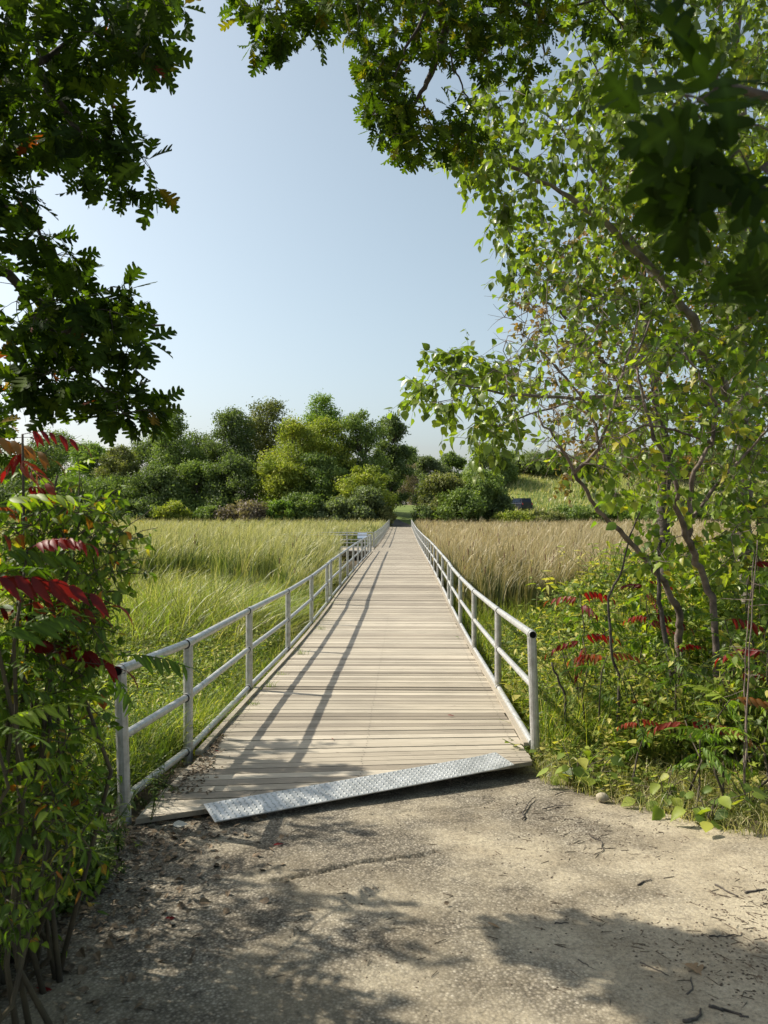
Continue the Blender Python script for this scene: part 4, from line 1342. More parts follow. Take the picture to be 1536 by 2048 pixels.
# ------------------------------------------------------------ sumac
def sumac(px, py_tip, d, label, height=None, nst=1, nleaf=12, size=.36, red=.0, base_px=None, group='sumac plants beside the bridge', yellow=0, lean=0, spread=.25, lside=0):
    reseed(label)
    tip = at(px, py_tip, d)
    bpx = px if base_px is None else base_px
    bx_ = (bpx - 768) / F * d
    by = d + rng.uniform(-.1, .2)
    base = np.array([bx_, by, float(G(bx_, by)) - .03])
    root = empty('sumac', base, label, 'sumac', group)
    st = MB(); lv = MB(); rd = MB(); nred = 0
    P = []; A = []; N = []
    for s in range(nst):
        tp = tip + (np.array([0, 0, 0]) if s == 0 else np.array([-lside * abs(rng.normal(0, spread * 1.3)) if lside else rng.normal(0, spread * 1.3), rng.normal(0, spread), -abs(rng.normal(0, spread))]))
        mid = (base + tp) / 2 + rng.normal(0, .08, 3)
        Q = np.array([base, base * .65 + mid * .35 + rng.normal(0, .02, 3), mid, mid * .4 + tp * .6 + rng.normal(0, .03, 3), tp])
        b0 = base + np.array([rng.normal(0, .06), rng.normal(0, .06), 0]); Q[0] = b0
        st.tube(Q, np.linspace(.011, .004, 5), 6)
        for i in range(nleaf):
            f = 1 - .5 * (i / nleaf) ** 1.2 * rng.uniform(.6, 1)
            t = f * 4; k = min(3, int(t)); p_ = Q[k] + (Q[k + 1] - Q[k]) * (t - k)
            a = i * 2.4 + rng.uniform(-.4, .4)
            P.append(p_); A.append([math.cos(a), math.sin(a), .55 - .55 * (1 - f) * 2 + rng.normal(0, .15)]); N.append([rng.normal(0, .25), rng.normal(0, .25), 1])
    P = np.array(P); A = np.array(A); N = np.array(N)
    A = nrm(A); N = N - A * (N * A).sum(1, keepdims=True)
    isr = (np.arange(len(P)) % nleaf) < red * nleaf
    if red > 0 and not isr.any(): isr[0] = True
    for q, mbx, tms in ((~isr, lv, SUMAC[:3] + SUMAC[4:]), (isr, rd, [SUMAC[3], SUMAC[4]])):
        idx = np.where(q)[0]
        kk = rng.integers(0, len(tms), len(idx))
        for i, t in enumerate(tms):
            w_ = idx[kk == i]
            if len(w_):
                scatter(mbx, t, P[w_], A[w_], N[w_], size * rng.uniform(.7, 1.15, len(w_)), np.clip(rng.random(len(w_)) * .9 + yellow, 0, 1))
    st.build('stem', M['stem'], root, smooth=True)
    if lv.V: lv.build('leaves', M['sumac'], root)
    if rd.V: rd.build('red_leaves', M['red'], root)[('label')] = 'deep red drooping leaflets'
    return root


LS = [
    # px, tip py, d, label, kw
    (45, 868, 2.80, 'tall sumac with crimson leaves topmost at the left edge', dict(nst=2, nleaf=7, red=.5, size=0.21)),
    (-75, 880, 2.87, 'sumac with red and yellow leaf tips at the extreme left', dict(nst=2, nleaf=7, red=.5, size=0.22, yellow=.1)),
    (115, 950, 2.95, 'sumac spreading green feathery leaves over the marsh view', dict(nst=2, nleaf=8, size=0.21)),
    (-15, 1010, 2.46, 'sumac with broad light green leaves below the crimson one', dict(nst=2, nleaf=9, size=0.24)),
    (160, 1040, 2.87, 'sumac whose rightmost fronds reach the cattails', dict(nst=1, nleaf=5, size=0.18)),
    (55, 1100, 2.54, 'sumac with one row of scarlet leaflets hanging from it', dict(nst=2, nleaf=7, red=0.07, size=0.21)),
    (-45, 1170, 2.30, 'shaded sumac at the left edge below the scarlet leaflets', dict(nst=2, nleaf=8, red=0.02, size=0.28)),
    (-115, 1050, 2.71, 'sumac mostly cut off by the left edge', dict(nst=3, nleaf=9, red=0.03, size=0.28)),
    (-15, 1450, 2.34, 'small shaded sumac low in the left corner', dict(nst=3, nleaf=6, size=0.20)),
]
for px, py, d, lab, kw in LS:
    sumac(px, py, d, lab, base_px=px - 70 if px > 60 else px - 30, group='sumac thicket left of the bridge', lside=1, **kw)
def leafy_shrub(label, base, poly, n, d0, d1, lsize, mat, tm, group, md=24, per=6, m=(3, 4), ln=.16, droop=.35, stems=3, frac=1.0, hue=None):
    reseed(label)
    o = empty('leafy_shrub', at(base[0], gpy(*base), base[1]), label, 'shrub', group)
    cen_ = poly_centres(poly, n, d0, d1, md)
    cm = np.mean(cen_, axis=0); nodes_ = []
    b0 = at(base[0], gpy(*base), base[1])
    for k_ in range(stems):
        tgt = cen_[rng.integers(len(cen_))] if k_ else cm
        mid_ = (b0 + tgt) / 2 + rng.normal(0, .08, 3)
        Q_ = np.array([b0 + rng.normal(0, .03, 3) * [1, 1, 0], (b0 * 1.2 + mid_ * .8) / 2, mid_, (mid_ + tgt) / 2 + rng.normal(0, .04, 3), tgt])
        mb_ = MB(); mb_.tube(Q_, np.linspace(.012, .004, 5), 6); mb_.build('stem', M['stem'], o, smooth=True)
        tq = np.linspace(.25, 1, 9) * 4
        nodes_ += list(np.stack([np.interp(tq, np.arange(5), Q_[:, i]) for i in range(3)], 1))
    tw_ = MB(); lv_ = MB(); tips_ = grow(nodes_, cen_, tw_, .004, .12, rmin=.0013)
    P_, A_, N_ = sprays(tips_, tw_, m, ln, per, droop)
    k_ = rng.random(len(P_)) < frac
    put_leaves(lv_, tm, P_[k_], A_[k_], N_[k_], lsize, hue)
    tw_.build('twigs', M['stem'], o); lv_.build('foliage', M[mat], o)
    return o


def gpy(px, d): return 1024 + (EYE - float(G((px - 768) / F * d, d)) + .05) * F / d


GL = 'leafy shrubs left of the bridge'
leafy_shrub('fine leaved shrub between the sumac and the pale grass', (110, 2.95), [(60, 980), (190, 1000), (240, 1060), (235, 1160), (190, 1250), (100, 1280), (60, 1200), (30, 1050)], 105, 2.65, 3.15, .045, 'sumac', NARROW + OVATE[:2], GL, 18)
leafy_shrub('fine leaved shrub crowding the first rail post from the left', (80, 3.1), [(20, 1240), (170, 1230), (185, 1330), (170, 1480), (180, 1600), (100, 1650), (20, 1600), (-20, 1350)], 95, 2.7, 3.3, .05, 'sumac', NARROW + OVATE[:2], GL, 20)
leafy_shrub('dark fine leaved shrub low at the left edge of the path', (20, 2.9), [(-60, 1500), (100, 1560), (170, 1680), (110, 1800), (40, 1860), (-60, 1850)], 75, 2.4, 3.1, .05, 'sumac', NARROW + OVATE[:2], GL, 26)
# frond reaching over the first rail post
reseed('sec8')
fr = empty('sumac', at(95, 1720, 3.3), 'dark sumac stem with one frond lying over the first rail post', 'sumac', 'sumac thicket left of the bridge')
mb = MB(); mb.tube([at(40, 1680, 3.3), at(60, 1500, 3.35), at(75, 1430, 3.4), at(105, 1350, 3.45), at(120, 1318, 3.5)], [.015, .013, .011, .009, .007], 7)
mb.tube([at(98, 1383, 3.42), at(150, 1345, 3.6), at(200, 1320, 3.8), at(262, 1302, 4.0)], [.007, .005, .004, .003], 6)
mb.build('stem', M['bark'], fr, smooth=True)
mb = MB()
scatter(mb, SUMAC[0], [at(238, 1310, 3.95), at(200, 1322, 3.8), at(150, 1345, 3.6)], [[.85, .35, .02], [.6, .3, -.6], [-.2, .2, .8]], [[0, -.3, 1]] * 3, [.36, .3, .25], [.2, .3, .4])
mb.build('leaves', M['sumac'], fr)
mb = MB(); scatter(mb, NARROW[0], [at(203, 1388, 3.7)], [[.05, 0, -1]], [[.2, -1, .1]], .075, [.9]); scatter(mb, OVATE[0], [at(205, 1386, 3.7)], [[.0, 0, -1]], [[-.1, -1, .1]], .085, [.9])
mb.build('red_leaf', M['red'], fr)

RS = [
    (1160, 1190, 7.2, 'sumac with dull red drooping leaves in front of the cattails', dict(nst=1, nleaf=8, red=0.33, size=0.31)),
    (1290, 1165, 7.4, 'sumac with dark red leaves behind the black stem', dict(nst=2, nleaf=7, red=0.39, size=0.29)),
    (1165, 1275, 6.6, 'small sumac with orange red leaflets right of the rail end', dict(nst=1, nleaf=6, red=0.39, size=0.26)),
    (1215, 1310, 6.2, 'sumac with one crimson arched leaf beside yellow herbs', dict(nst=1, nleaf=6, red=0.19, size=0.26)),
    (1370, 1440, 5.2, 'small sumac with wine red leaflets above the verge', dict(nst=1, nleaf=6, red=0.19, size=0.19)),
    (1275, 1440, 5.4, 'small sumac with a row of purplish leaflets near the verge', dict(nst=1, nleaf=5, red=0.22, size=0.20)),
    (1460, 1400, 5.0, 'bright green sumac at the right edge with narrow leaflets', dict(nst=2, nleaf=9, red=0.04, size=0.24)),
    (1400, 1480, 4.9, 'low sumac with wide leaflets beside the slim pale stem', dict(nst=1, nleaf=7, size=0.20)),
    (1535, 1300, 5.2, 'sumac half outside the right edge with red tipped leaves', dict(nst=2, nleaf=9, red=0.14, size=0.26)),
    (1450, 1240, 6.0, 'sumac with pale leaves under the twisted shrub', dict(nst=2, nleaf=9, red=0.08, size=0.26)),
    (1500, 1130, 6.4, 'tall sumac among vine leaves at the right edge', dict(nst=2, nleaf=9, red=0.07, size=0.27)),
    (1345, 1300, 6.0, 'sumac growing around the blackened leaning stem', dict(nst=2, nleaf=8, red=0.07, size=0.24)),
]
for px, py, d, lab, kw in RS:
    sumac(px, py, d, lab, group='sumac plants right of the bridge', **kw)

GR = 'leafy shrubs right of the bridge'
for lab, base, poly, n, d0, d1, ls, mt, tm, md in (
    ('bright leafy shrub beneath the leaning grey stem', (1200, 8.4), [(1100, 1230), (1160, 1150), (1260, 1130), (1310, 1220), (1280, 1330), (1130, 1320)], 60, 7.6, 9.0, .07, 'herb', NARROW + OVATE[:2], 18),
    ('yellow green shrub between the black stem and the twisted shrub', (1340, 7.6), [(1270, 1180), (1330, 1080), (1420, 1100), (1440, 1230), (1400, 1330), (1290, 1340)], 60, 7.0, 8.4, .08, 'yel', LOBED + OVATE[:2], 20),
    ('tall light green shrub at the right edge under the twisted shrub', (1500, 7.0), [(1420, 1120), (1480, 1000), (1600, 980), (1600, 1300), (1450, 1330)], 70, 6.4, 7.8, .085, 'tree', OVATE, 22),
    ('feathery green shrub directly right of the last rail post', (1150, 7.2), [(1085, 1310), (1150, 1270), (1230, 1290), (1240, 1420), (1180, 1480), (1095, 1450)], 55, 6.4, 7.4, .055, 'herb', NARROW, 18),
    ('dense green shrub around the blackened leaning stem', (1330, 6.4), [(1240, 1320), (1340, 1300), (1420, 1340), (1430, 1450), (1330, 1500), (1230, 1470)], 60, 5.8, 6.8, .06, 'herb', NARROW + OVATE[:2], 18),
    ('leafy shrub low at the right edge above the verge', (1490, 5.8), [(1420, 1330), (1500, 1280), (1600, 1300), (1600, 1520), (1460, 1520), (1410, 1440)], 60, 5.2, 6.2, .07, 'herb', NARROW + OVATE[:2], 22),
):
    leafy_shrub(lab, base, poly, n, d0, d1, ls, mt, tm, GR, md, ln=.18)

# broad leaved plants right, near the post
BP = [(1150, 5.55, 'clump of broad heart shaped leaves at the foot of the last right post', .6), (1195, 5.5, 'yellowish broad leaved plant second from the right rail post', .62),
      (1330, 5.1, 'broad leaved plant at the front of the verge', .5), (1420, 4.75, 'broad leaved plant beside the stone side of the verge', .5),
      (1250, 6.2, 'broad leaved plant beneath the crimson sumac leaf', .8), (1500, 5.0, 'broad leaved plant low at the right edge', .6)]
for i, (px, d, lab, s_) in enumerate(BP):
    X0 = (px - 768) / F * d
    o = empty('broadleaf_plant', (X0, d, float(G(X0, d))), lab, 'plant', 'broad leaved plants by the right verge')
    mb = MB(); st = MB()
    P = []; A = []; N = []
    for j in range(9):
        a = j * 2.4; l_ = rng.uniform(.15, .45) * s_; h_ = rng.uniform(.12, .5) * s_
        p1 = np.array([X0 + math.cos(a) * l_, d + math.sin(a) * l_, float(G(X0, d)) + h_])
        p0 = np.array([X0, d, float(G(X0, d)) - .01])
        st.tube([p0, (p0 + p1) / 2 + np.array([0, 0, .06]), p1], [.004, .003, .002], 5)
        for q in range(3):
            P.append(p1 - (p1 - p0) * .25 * q); A.append([math.cos(a + q * 2), math.sin(a + q * 2), -.25]); N.append([rng.normal(0, .3), -.3 + rng.normal(0, .3), 1])
    put_leaves(mb, OVATE, np.array(P), np.array(A), np.array(N), .12)
    st.build('stem', M['stem'], o); mb.build('leaves', M['herb'], o)

# ------------------------------------------------------------ oak overhead
reseed('sec4')
oak = empty('oak_tree', (-2.6, -1.6, float(G(-2.6, -1.6))), 'large oak whose dark lobed leaves hang over the view from the top and left', 'tree')
mb = MB()
tb = [(-2.6, -1.6, 0.0), (-2.65, -1.55, 1.2), (-2.5, -1.4, 2.6), (-2.4, -1.2, 4.2), (-2.2, -.9, 6.0), (-2.0, -.8, 8.0)]
mb.tube(tb, [.34, .27, .24, .21, .15, .08], 14); mb.build('trunk', M['bark'], oak, smooth=True)


def limb(pts, r0, r1):
    P = np.array(pts, float)
    t = np.linspace(0, len(P) - 1, (len(P) - 1) * 4 + 1)
    Q = np.stack([np.interp(t, np.arange(len(P)), P[:, i]) for i in range(3)], 1)
    Q[1:-1] += rng.normal(0, .012, (len(Q) - 2, 3))
    mbx = MB(); mbx.tube(Q, np.linspace(r0, r1, len(Q)), 8); mbx.build('limb', M['bark'], oak, smooth=True)
    return list(Q[2:])


def a3(px, py, d): return tuple(at(px, py, d))


T1 = (-2.5, -1.4, 2.7); T2 = (-2.4, -1.2, 4.2); T3 = (-2.3, -1.0, 5.2)
# left limb (three drooping branches)
Lb = limb([T2, (-3.0, .6, 4.4), (-3.2, 2.2, 4.2), a3(-160, 60, 4.0), a3(60, 130, 4.1), a3(160, 260, 4.2), a3(250, 330, 4.2)], .07, .012)
Lb += limb([T1, (-3.2, .6, 3.1), (-3.3, 2.2, 3.3), a3(-150, 450, 4.0), a3(0, 540, 4.1), a3(70, 600, 4.2), a3(140, 660, 4.2), a3(230, 650, 4.2), a3(330, 650, 4.3)], .05, .006)
Lb += limb([a3(90, 640, 4.2), a3(110, 720, 4.2), a3(200, 760, 4.2), a3(260, 840, 4.2)], .010, .005)
Lb += limb([a3(-150, 450, 4.0), a3(-60, 400, 4.0), a3(60, 420, 4.0), a3(100, 500, 4.1)], .016, .006)
Lb += limb([a3(60, 130, 4.1), a3(180, 60, 4.6), a3(320, 90, 4.8)], .02, .006)
polysL = [
    ([(-60, -60), (340, -60), (350, 50), (320, 130), (270, 130), (230, 120), (170, 150), (220, 230), (280, 290), (315, 350), (270, 380), (225, 400), (200, 360), (140, 330), (90, 280), (0, 290), (-60, 310)], 66, 3.7, 4.6, 24),
    ([(-60, 300), (30, 330), (50, 380), (90, 440), (110, 470), (60, 500), (0, 520), (-60, 560)], 9, 3.8, 4.3, 26),
    ([(170, 455), (190, 480), (140, 530), (220, 570), (310, 640), (335, 665), (300, 690), (230, 700), (170, 720), (80, 780), (50, 750), (60, 680), (20, 620), (-40, 560), (60, 540)], 27, 3.9, 4.4, 26),
    ([(180, 780), (250, 770), (290, 800), (280, 820), (240, 830), (200, 810)], 9, 4.0, 4.4, 18),
    ([(40, 740), (110, 720), (130, 790), (60, 800)], 5, 4.0, 4.3, 20),
]
cen = []
for poly, n, d0, d1, md in polysL: cen += poly_centres(poly, n, d0, d1, md)
tw = MB(); lv = MB(); tips = grow(Lb, cen, tw, .005, .10, rmin=.0018)
P, A, N = sprays(tips, tw, (2, 3), .11, 6, .5, True)
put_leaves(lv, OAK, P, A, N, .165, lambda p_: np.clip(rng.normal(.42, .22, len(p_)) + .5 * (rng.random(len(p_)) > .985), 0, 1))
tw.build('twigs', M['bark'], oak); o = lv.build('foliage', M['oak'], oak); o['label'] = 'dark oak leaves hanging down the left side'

# top centre limbs
reseed('sec5')
Tb = limb([T3, (-1.6, 1.0, 5.6), (-.6, 3.2, 5.8), a3(700, -120, 5.6), a3(880, -40, 6.0), a3(890, 60, 6.1), a3(860, 150, 6.2), a3(835, 200, 6.2), a3(800, 240, 6.2)], .08, .006)
Tb += limb([a3(838, 190, 6.2), a3(855, 230, 6.2), a3(868, 270, 6.2)], .007, .004)
Tb += limb([a3(880, -40, 6.0), a3(815, 90, 6.0), a3(785, 160, 6.0), a3(745, 230, 6.0)], .015, .005)
Tb += limb([a3(892, 40, 6.1), a3(905, 140, 6.1), a3(940, 200, 6.2), a3(950, 240, 6.2)], .009, .004)
Tb += limb([a3(700, -120, 5.6), a3(600, -60, 5.0), a3(540, 0, 4.8)], .03, .008)
Tb += limb([a3(880, -40, 6.0), a3(1000, -40, 6.2), a3(1080, 30, 6.4), a3(1090, 110, 6.5)], .03, .008)
Tb += limb([a3(1080, 30, 6.4), a3(1200, 0, 6.6), a3(1250, 60, 6.7)], .012, .006)
polysT = [
    ([(485, -60), (640, -60), (645, 50), (600, 70), (540, 75), (480, 50)], 17, 4.6, 5.2, 24),
    ([(640, -60), (720, -60), (735, 100), (690, 100)], 8, 5.6, 6.2, 24),
    ([(745, 80), (780, 70), (790, 170), (810, 220), (880, 265), (920, 280), (890, 290), (800, 290), (760, 260), (740, 190), (740, 130)], 34, 5.8, 6.5, 18),
    ([(700, -60), (1120, -60), (1120, 0), (1080, 120), (1050, 130), (1030, 90), (960, 100), (900, 110), (800, 70), (740, 40)], 66, 5.6, 6.8, 22),
    ([(870, 210), (920, 200), (950, 220), (960, 280), (930, 290), (880, 240)], 9, 6.0, 6.4, 18),
    ([(1150, -60), (1300, -60), (1290, 60), (1200, 60), (1170, 20)], 18, 6.2, 7.0, 24),
]
cen = []
for poly, n, d0, d1, md in polysT: cen += poly_centres(poly, n, d0, d1, md)
tw = MB(); lv = MB(); tips = grow(Tb, cen, tw, .005, .10, rmin=.0018)
P, A, N = sprays(tips, tw, (2, 4), .14, 6, .5, True)
kx = 768 + F * P[:, 0] / P[:, 1] > 468
P, A, N = P[kx], A[kx], N[kx]
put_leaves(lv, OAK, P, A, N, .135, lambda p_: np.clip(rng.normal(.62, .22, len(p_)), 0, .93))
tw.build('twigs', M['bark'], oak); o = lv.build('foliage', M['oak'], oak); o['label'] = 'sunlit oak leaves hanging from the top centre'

# close branch, top right, out of focus
reseed('sec6')
Nb = limb([T2, (.2, -.4, 4.3), (1.6, .2, 3.4), a3(1750, 180, 1.5), a3(1600, 200, 1.35), a3(1430, 180, 1.25)], .05, .004)
Nb += limb([a3(1600, 200, 1.35), a3(1540, 330, 1.3), a3(1470, 420, 1.25)], .006, .003)
Nb += limb([a3(1750, 180, 1.5), a3(1650, 500, 1.4), a3(1560, 640, 1.35)], .006, .003)
cen = [at(*c) for c in ((1370, 190, 1.2), (1430, 180, 1.25), (1330, 230, 1.25), (1420, 270, 1.2), (1480, 300, 1.25), (1440, 380, 1.2), (1500, 420, 1.3), (1520, 250, 1.3), (1560, 620, 1.3))]
tw = MB(); lv = MB(); tips = grow(Nb, cen, tw, .003, .08, rmin=.0014)
P, A, N = sprays(tips, tw, (1, 1), .05, 4, .5, True)
P2 = [at(*c) for c in ((1380, 215, 1.2), (1400, 180, 1.2), (1390, 150, 1.22), (1410, 290, 1.22), (1450, 330, 1.22), (1600, 610, 1.3))]
A2 = [(-1, .1, -.45), (-.8, .2, .3), (-.3, .1, .9), (-.9, 0, -.5), (-.5, .2, -.9), (-.9, .1, .0)]
P = np.vstack([P, P2]); A = np.vstack([A, nrm(np.array(A2, float))]); N = np.vstack([N, nrm(np.array([[.2, -1, .5]] * len(P2)))])
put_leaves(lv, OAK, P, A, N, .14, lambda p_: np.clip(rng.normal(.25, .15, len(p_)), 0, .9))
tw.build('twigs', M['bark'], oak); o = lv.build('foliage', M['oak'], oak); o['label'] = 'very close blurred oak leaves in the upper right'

# canopy of the oak above and left of the frame (unseen, clumps placed to shade the path)
reseed('sec7')
Cb = limb([T3, (-2.5, .5, 6.5), (-3.5, 2.0, 7.0), (-4.5, 3.5, 7.0)], .10, .02)
Cb += limb([(-2.0, -.8, 7.5), (-1.2, .6, 7.5), (-.8, 2.0, 7.4)], .07, .02)
Cb += limb([T1, (-4.0, .2, 3.2), (-4.6, 1.8, 3.8), (-4.6, 3.4, 4.2)], .06, .012)
CAN = []


def canopy(gx, gy, h, r=.35, n=3):
    """leaf clumps whose shade lands around ground point gx, gy"""
    for _ in range(n):
        x = gx + rng.normal(0, r); y = gy + rng.normal(0, r); hh = h * rng.uniform(.85, 1.15)
        t = hh / SUN.z
        CAN.append(np.array([x + SUN.x * t, y + SUN.y * t, hh]))


for gx, gy, h, r, n in ((-1.2, 3.4, 4.0, .3, 5), (-.7, 2.9, 4.2, .3, 4), (-.35, 2.4, 4.4, .25, 3), (-1.4, 2.6, 3.8, .3, 5), (-1.0, 4.2, 4.0, .22, 4), (-.35, 3.3, 4.2, .15, 2),
                        (-.75, 5.25, 3.6, .2, 4), (-.4, 5.5, 3.6, .15, 2), (-1.3, 4.9, 3.6, .2, 2), (1.35, 2.75, 5.2, .15, 2),
                        (-2.2, 3.8, 3.6, .4, 8), (-2.3, 2.8, 3.6, .5, 10), (-1.9, 4.8, 3.4, .3, 5), (-.65, 3.75, 2.9, .16, 3), (-.2, 3.5, 2.9, .14, 3), (.0, 3.1, 3.1, .12, 2), (-.6, 3.05, 3.0, .18, 3), (-.35, 4.45, 2.9, .14, 3), (-.75, 4.5, 2.9, .14, 2), (-.95, 5.15, 2.8, .18, 12), (-.5, 5.3, 2.8, .18, 12), (-.15, 5.6, 2.8, .12, 6), (-.85, 6.1, 2.8, .18, 10), (-.35, 6.3, 2.8, .14, 7), (-.9, 2.6, 3.0, .22, 7), (-.6, 2.35, 3.0, .22, 5), (-1.2, 2.9, 2.8, .22, 7), (-1.1, 2.2, 2.6, .3, 8), (-.2, 2.6, 3.1, .2, 3), (-2.1, 2.9, 3.0, .35, 16), (-1.7, 3.3, 2.2, .25, 8), (-1.6, 2.6, 2.2, .25, 12), (-1.9, 2.2, 2.2, .3, 12), (-1.9, 2.3, 2.8, .35, 10), (-2.3, 3.6, 3.0, .3, 8), (0, 1.3, 5.0, .5, 8), (1.4, 1.2, 5.5, .5, 8)):
    canopy(gx, gy, h, r, n)
for _ in range(60):      # unseen clumps added to keep the sun off the close branch
    t = rng.uniform(1.8, 4.5); CAN.append(np.array([.5, 1.25, 2.4]) + np.array(SUN) * t + rng.normal(0, .24, 3))
tw = MB(); lv = MB(); tips = grow(Cb, CAN, tw, .008, .08, rmin=.002)
P, A, N = sprays(tips, tw, (2, 3), .16, 6, .4, True)
# keep this canopy out of the open sky of the picture
px_ = 768 + F * P[:, 0] / np.maximum(P[:, 1], .1); py_ = 1024 - F * (P[:, 2] - EYE) / np.maximum(P[:, 1], .1)
vis = (P[:, 1] > .3) & (px_ > 20) & (px_ < 1540) & (py_ > -30) & (py_ < 2100)
put_leaves(lv, OAK, P[~vis], A[~vis], N[~vis], .15)
tw.build('twigs', M['bark'], oak); o = lv.build('foliage', M['oak'], oak); o['label'] = 'unseen oak leaf clumps added to shade the path and close branch'


# ------------------------------------------------------------ small things on deck and path
def fallen(px, py, z, mat, tm, s, label, ang_, name='fallen_leaf', grp='leaves fallen on the planks and path'):
    p_ = onp(px, py, z)
    z0 = float(dz(p_[1])) if z > -1 and name_on_deck(p_) else float(PZf(p_[0], p_[1]))
    p_ = onp(px, py, z0)
    mb_ = MB()
    scatter(mb_, tm, [p_ + np.array([0, 0, .012 + s * .1])], [[math.cos(ang_), math.sin(ang_), .0]], [[.15, -.2, 1]], s, [.4])
    o_ = mb_.build(name, mat); tag(o_, label, 'leaf', grp)


def name_on_deck(p_): return p_[1] > front(p_[0]) + .02


for px, py, s_, lab, an_, tm, mt in (
    (430, 1506, .05, 'small red leaf on the planks near the left edge', .3, NARROW[1], 'red'),
    (663, 1481, .05, 'small red leaf in the shaded patch of planks', 1.3, NARROW[1], 'red'),
    (895, 1434, .07, 'red leaf lying on the sunny planks right of centre', .1, NARROW[0], 'red'),
    (910, 1275, .08, 'green leaf lying far out on the planks', -.6, NARROW[0], 'sumac'),
    (547, 1697, .07, 'red leaflet on the path just below the metal plate', .7, NARROW[0], 'red'),
    (330, 1845, .07, 'red leaflet on the shaded path with a long thin twig', .3, NARROW[1], 'red'),
    (62, 1990, .08, 'dark red leaflet in the bottom left corner', .2, NARROW[0], 'red'),
    (340, 1657, .10, 'pale curled leaf beside the near left corner of the planks', .2, OVATE[3], 'pale'),
    (1200 + 160, 1938, .12, 'tan oak leaf lying in the lower right shade', -.4, OAK[1], 'tan'),
    (1300, 1565, .09, 'upright wine red leaflet on the verge grass', 1.5, OVATE[1], 'red'),
    (975, 1853, .06, 'orange brown leaflet on the sunlit path', -.5, NARROW[0], 'tan'),
):
    if mt == 'pale': M.setdefault('pale', simplemat('pale_leaf', (.42, .40, .34), .6))
    if mt == 'tan': M.setdefault('tan', simplemat('tan_leaf', (.25, .16, .08), .7))
    fallen(px, py, -.02, M[mt], tm, s_, lab, an_)


def stick(pts, r, label, mat='bark'):
    Q = []
    for px, py in pts:
        p_ = onp(px, py, 0); z0 = float(dz(p_[1])) if name_on_deck(p_) and p_[0] < 1.1 else float(PZf(p_[0], p_[1]))
        p_ = onp(px, py, z0 + r * .8); Q.append(p_)
    r *= .6
    Q = np.array(Q); tq = np.linspace(0, len(Q) - 1, len(Q) * 3); Q = np.stack([np.interp(tq, np.arange(len(Q)), Q[:, i]) for i in range(3)], 1); Q[:, :2] += rng.normal(0, r * .8, (len(Q), 2))
    mb_ = MB(); mb_.tube(Q, np.linspace(r, r * .5, len(Q)), 6)
    o_ = mb_.build('twig', M[mat], smooth=True); tag(o_, label, 'twig', 'twigs lying on the planks and path')


for pts, r_, lab in (
    ([(500, 1591), (512, 1583), (528, 1579), (541, 1573)], .007, 'short dark twig on the planks beside the metal plate'),
    ([(1045, 1638), (1047, 1622), (1058, 1605), (1070, 1594)], .009, 'curved brown twig standing out at the top of the path'),
    ([(1085, 1618), (1110, 1612), (1145, 1611)], .007, 'dark twig with a bend right of the curved brown twig'),
    ([(1110, 1590), (1125, 1584), (1142, 1582), (1160, 1590)], .006, 'arched dark twig at the edge of the verge grass'),
    ([(1430, 1770), (1450, 1780), (1476, 1793)], .009, 'straight brown stick pointing down on the sunny sand'),
    ([(1490, 1785), (1510, 1781), (1536, 1779)], .010, 'reddish stick at the right edge of the path'),
    ([(1415, 2009), (1450, 2020), (1492, 2032)], .012, 'thick dark stick in the bottom right shade'),
    ([(1372, 2044), (1390, 2036), (1405, 2022)], .012, 'short dark stick below the tan oak leaf'),
    ([(1280, 1925), (1310, 1938), (1340, 1952)], .008, 'long thin twig left of the tan oak leaf'),
    ([(1158, 1921), (1175, 1930), (1192, 1939)], .006, 'pale thin twig in the middle of the right shade'),
    ([(1376, 1990), (1385, 1975), (1380, 1955)], .008, 'upright curved twig right below the tan oak leaf'),
    ([(1110, 1847), (1125, 1846), (1140, 1845)], .007, 'tiny level twig at the left of the right shade'),
    ([(1180, 1672), (1200, 1680), (1208, 1700), (1190, 1708)], .006, 'hooked twig on the sand below the verge'),
    ([(260, 1735), (290, 1732), (330, 1730)], .007, 'dark twig on shaded ground left of the crack'),
    ([(330, 1842), (355, 1828), (380, 1812)], .004, 'long thin twig leading from the red leaflet'),
    ([(1276, 1770), (1288, 1763), (1300, 1757)], .008, 'small brown twig at the top of the right shade'),
    ([(1420, 1873), (1450, 1872), (1485, 1869)], .007, 'level brown twig on the sunny sand at right'),
):
    stick(pts, r_, lab)

# stone
p_ = onp(1205, 1598, -.03)
mb = MB()
th = np.linspace(0, 2 * math.pi, 11)[:-1]
V = []
for z_, r_ in ((-.02, .03), (0, .038), (.012, .036), (.026, .022), (.03, .008)):
    V += [(p_[0] + math.cos(a) * r_ * 1.2 * rng.uniform(.75, 1.2), p_[1] + math.sin(a) * r_ * rng.uniform(.75, 1.2), p_[2] + .01 + z_) for a in th]
Fs = []
for i in range(4):
    for j in range(10): Fs.append((i * 10 + j, i * 10 + (j + 1) % 10, i * 10 + 10 + (j + 1) % 10, i * 10 + 10 + j))
mb.add(V, Fs); mb.add(V[40:50], [tuple(range(10))])
tag(mb.build('stone', simplemat('pale_stone', (.20, .17, .12), .9, 0, 30, (.36, .32, .23)), smooth=True), 'pale rounded stone at the edge of the verge grass', 'stone')

reseed('sec13')
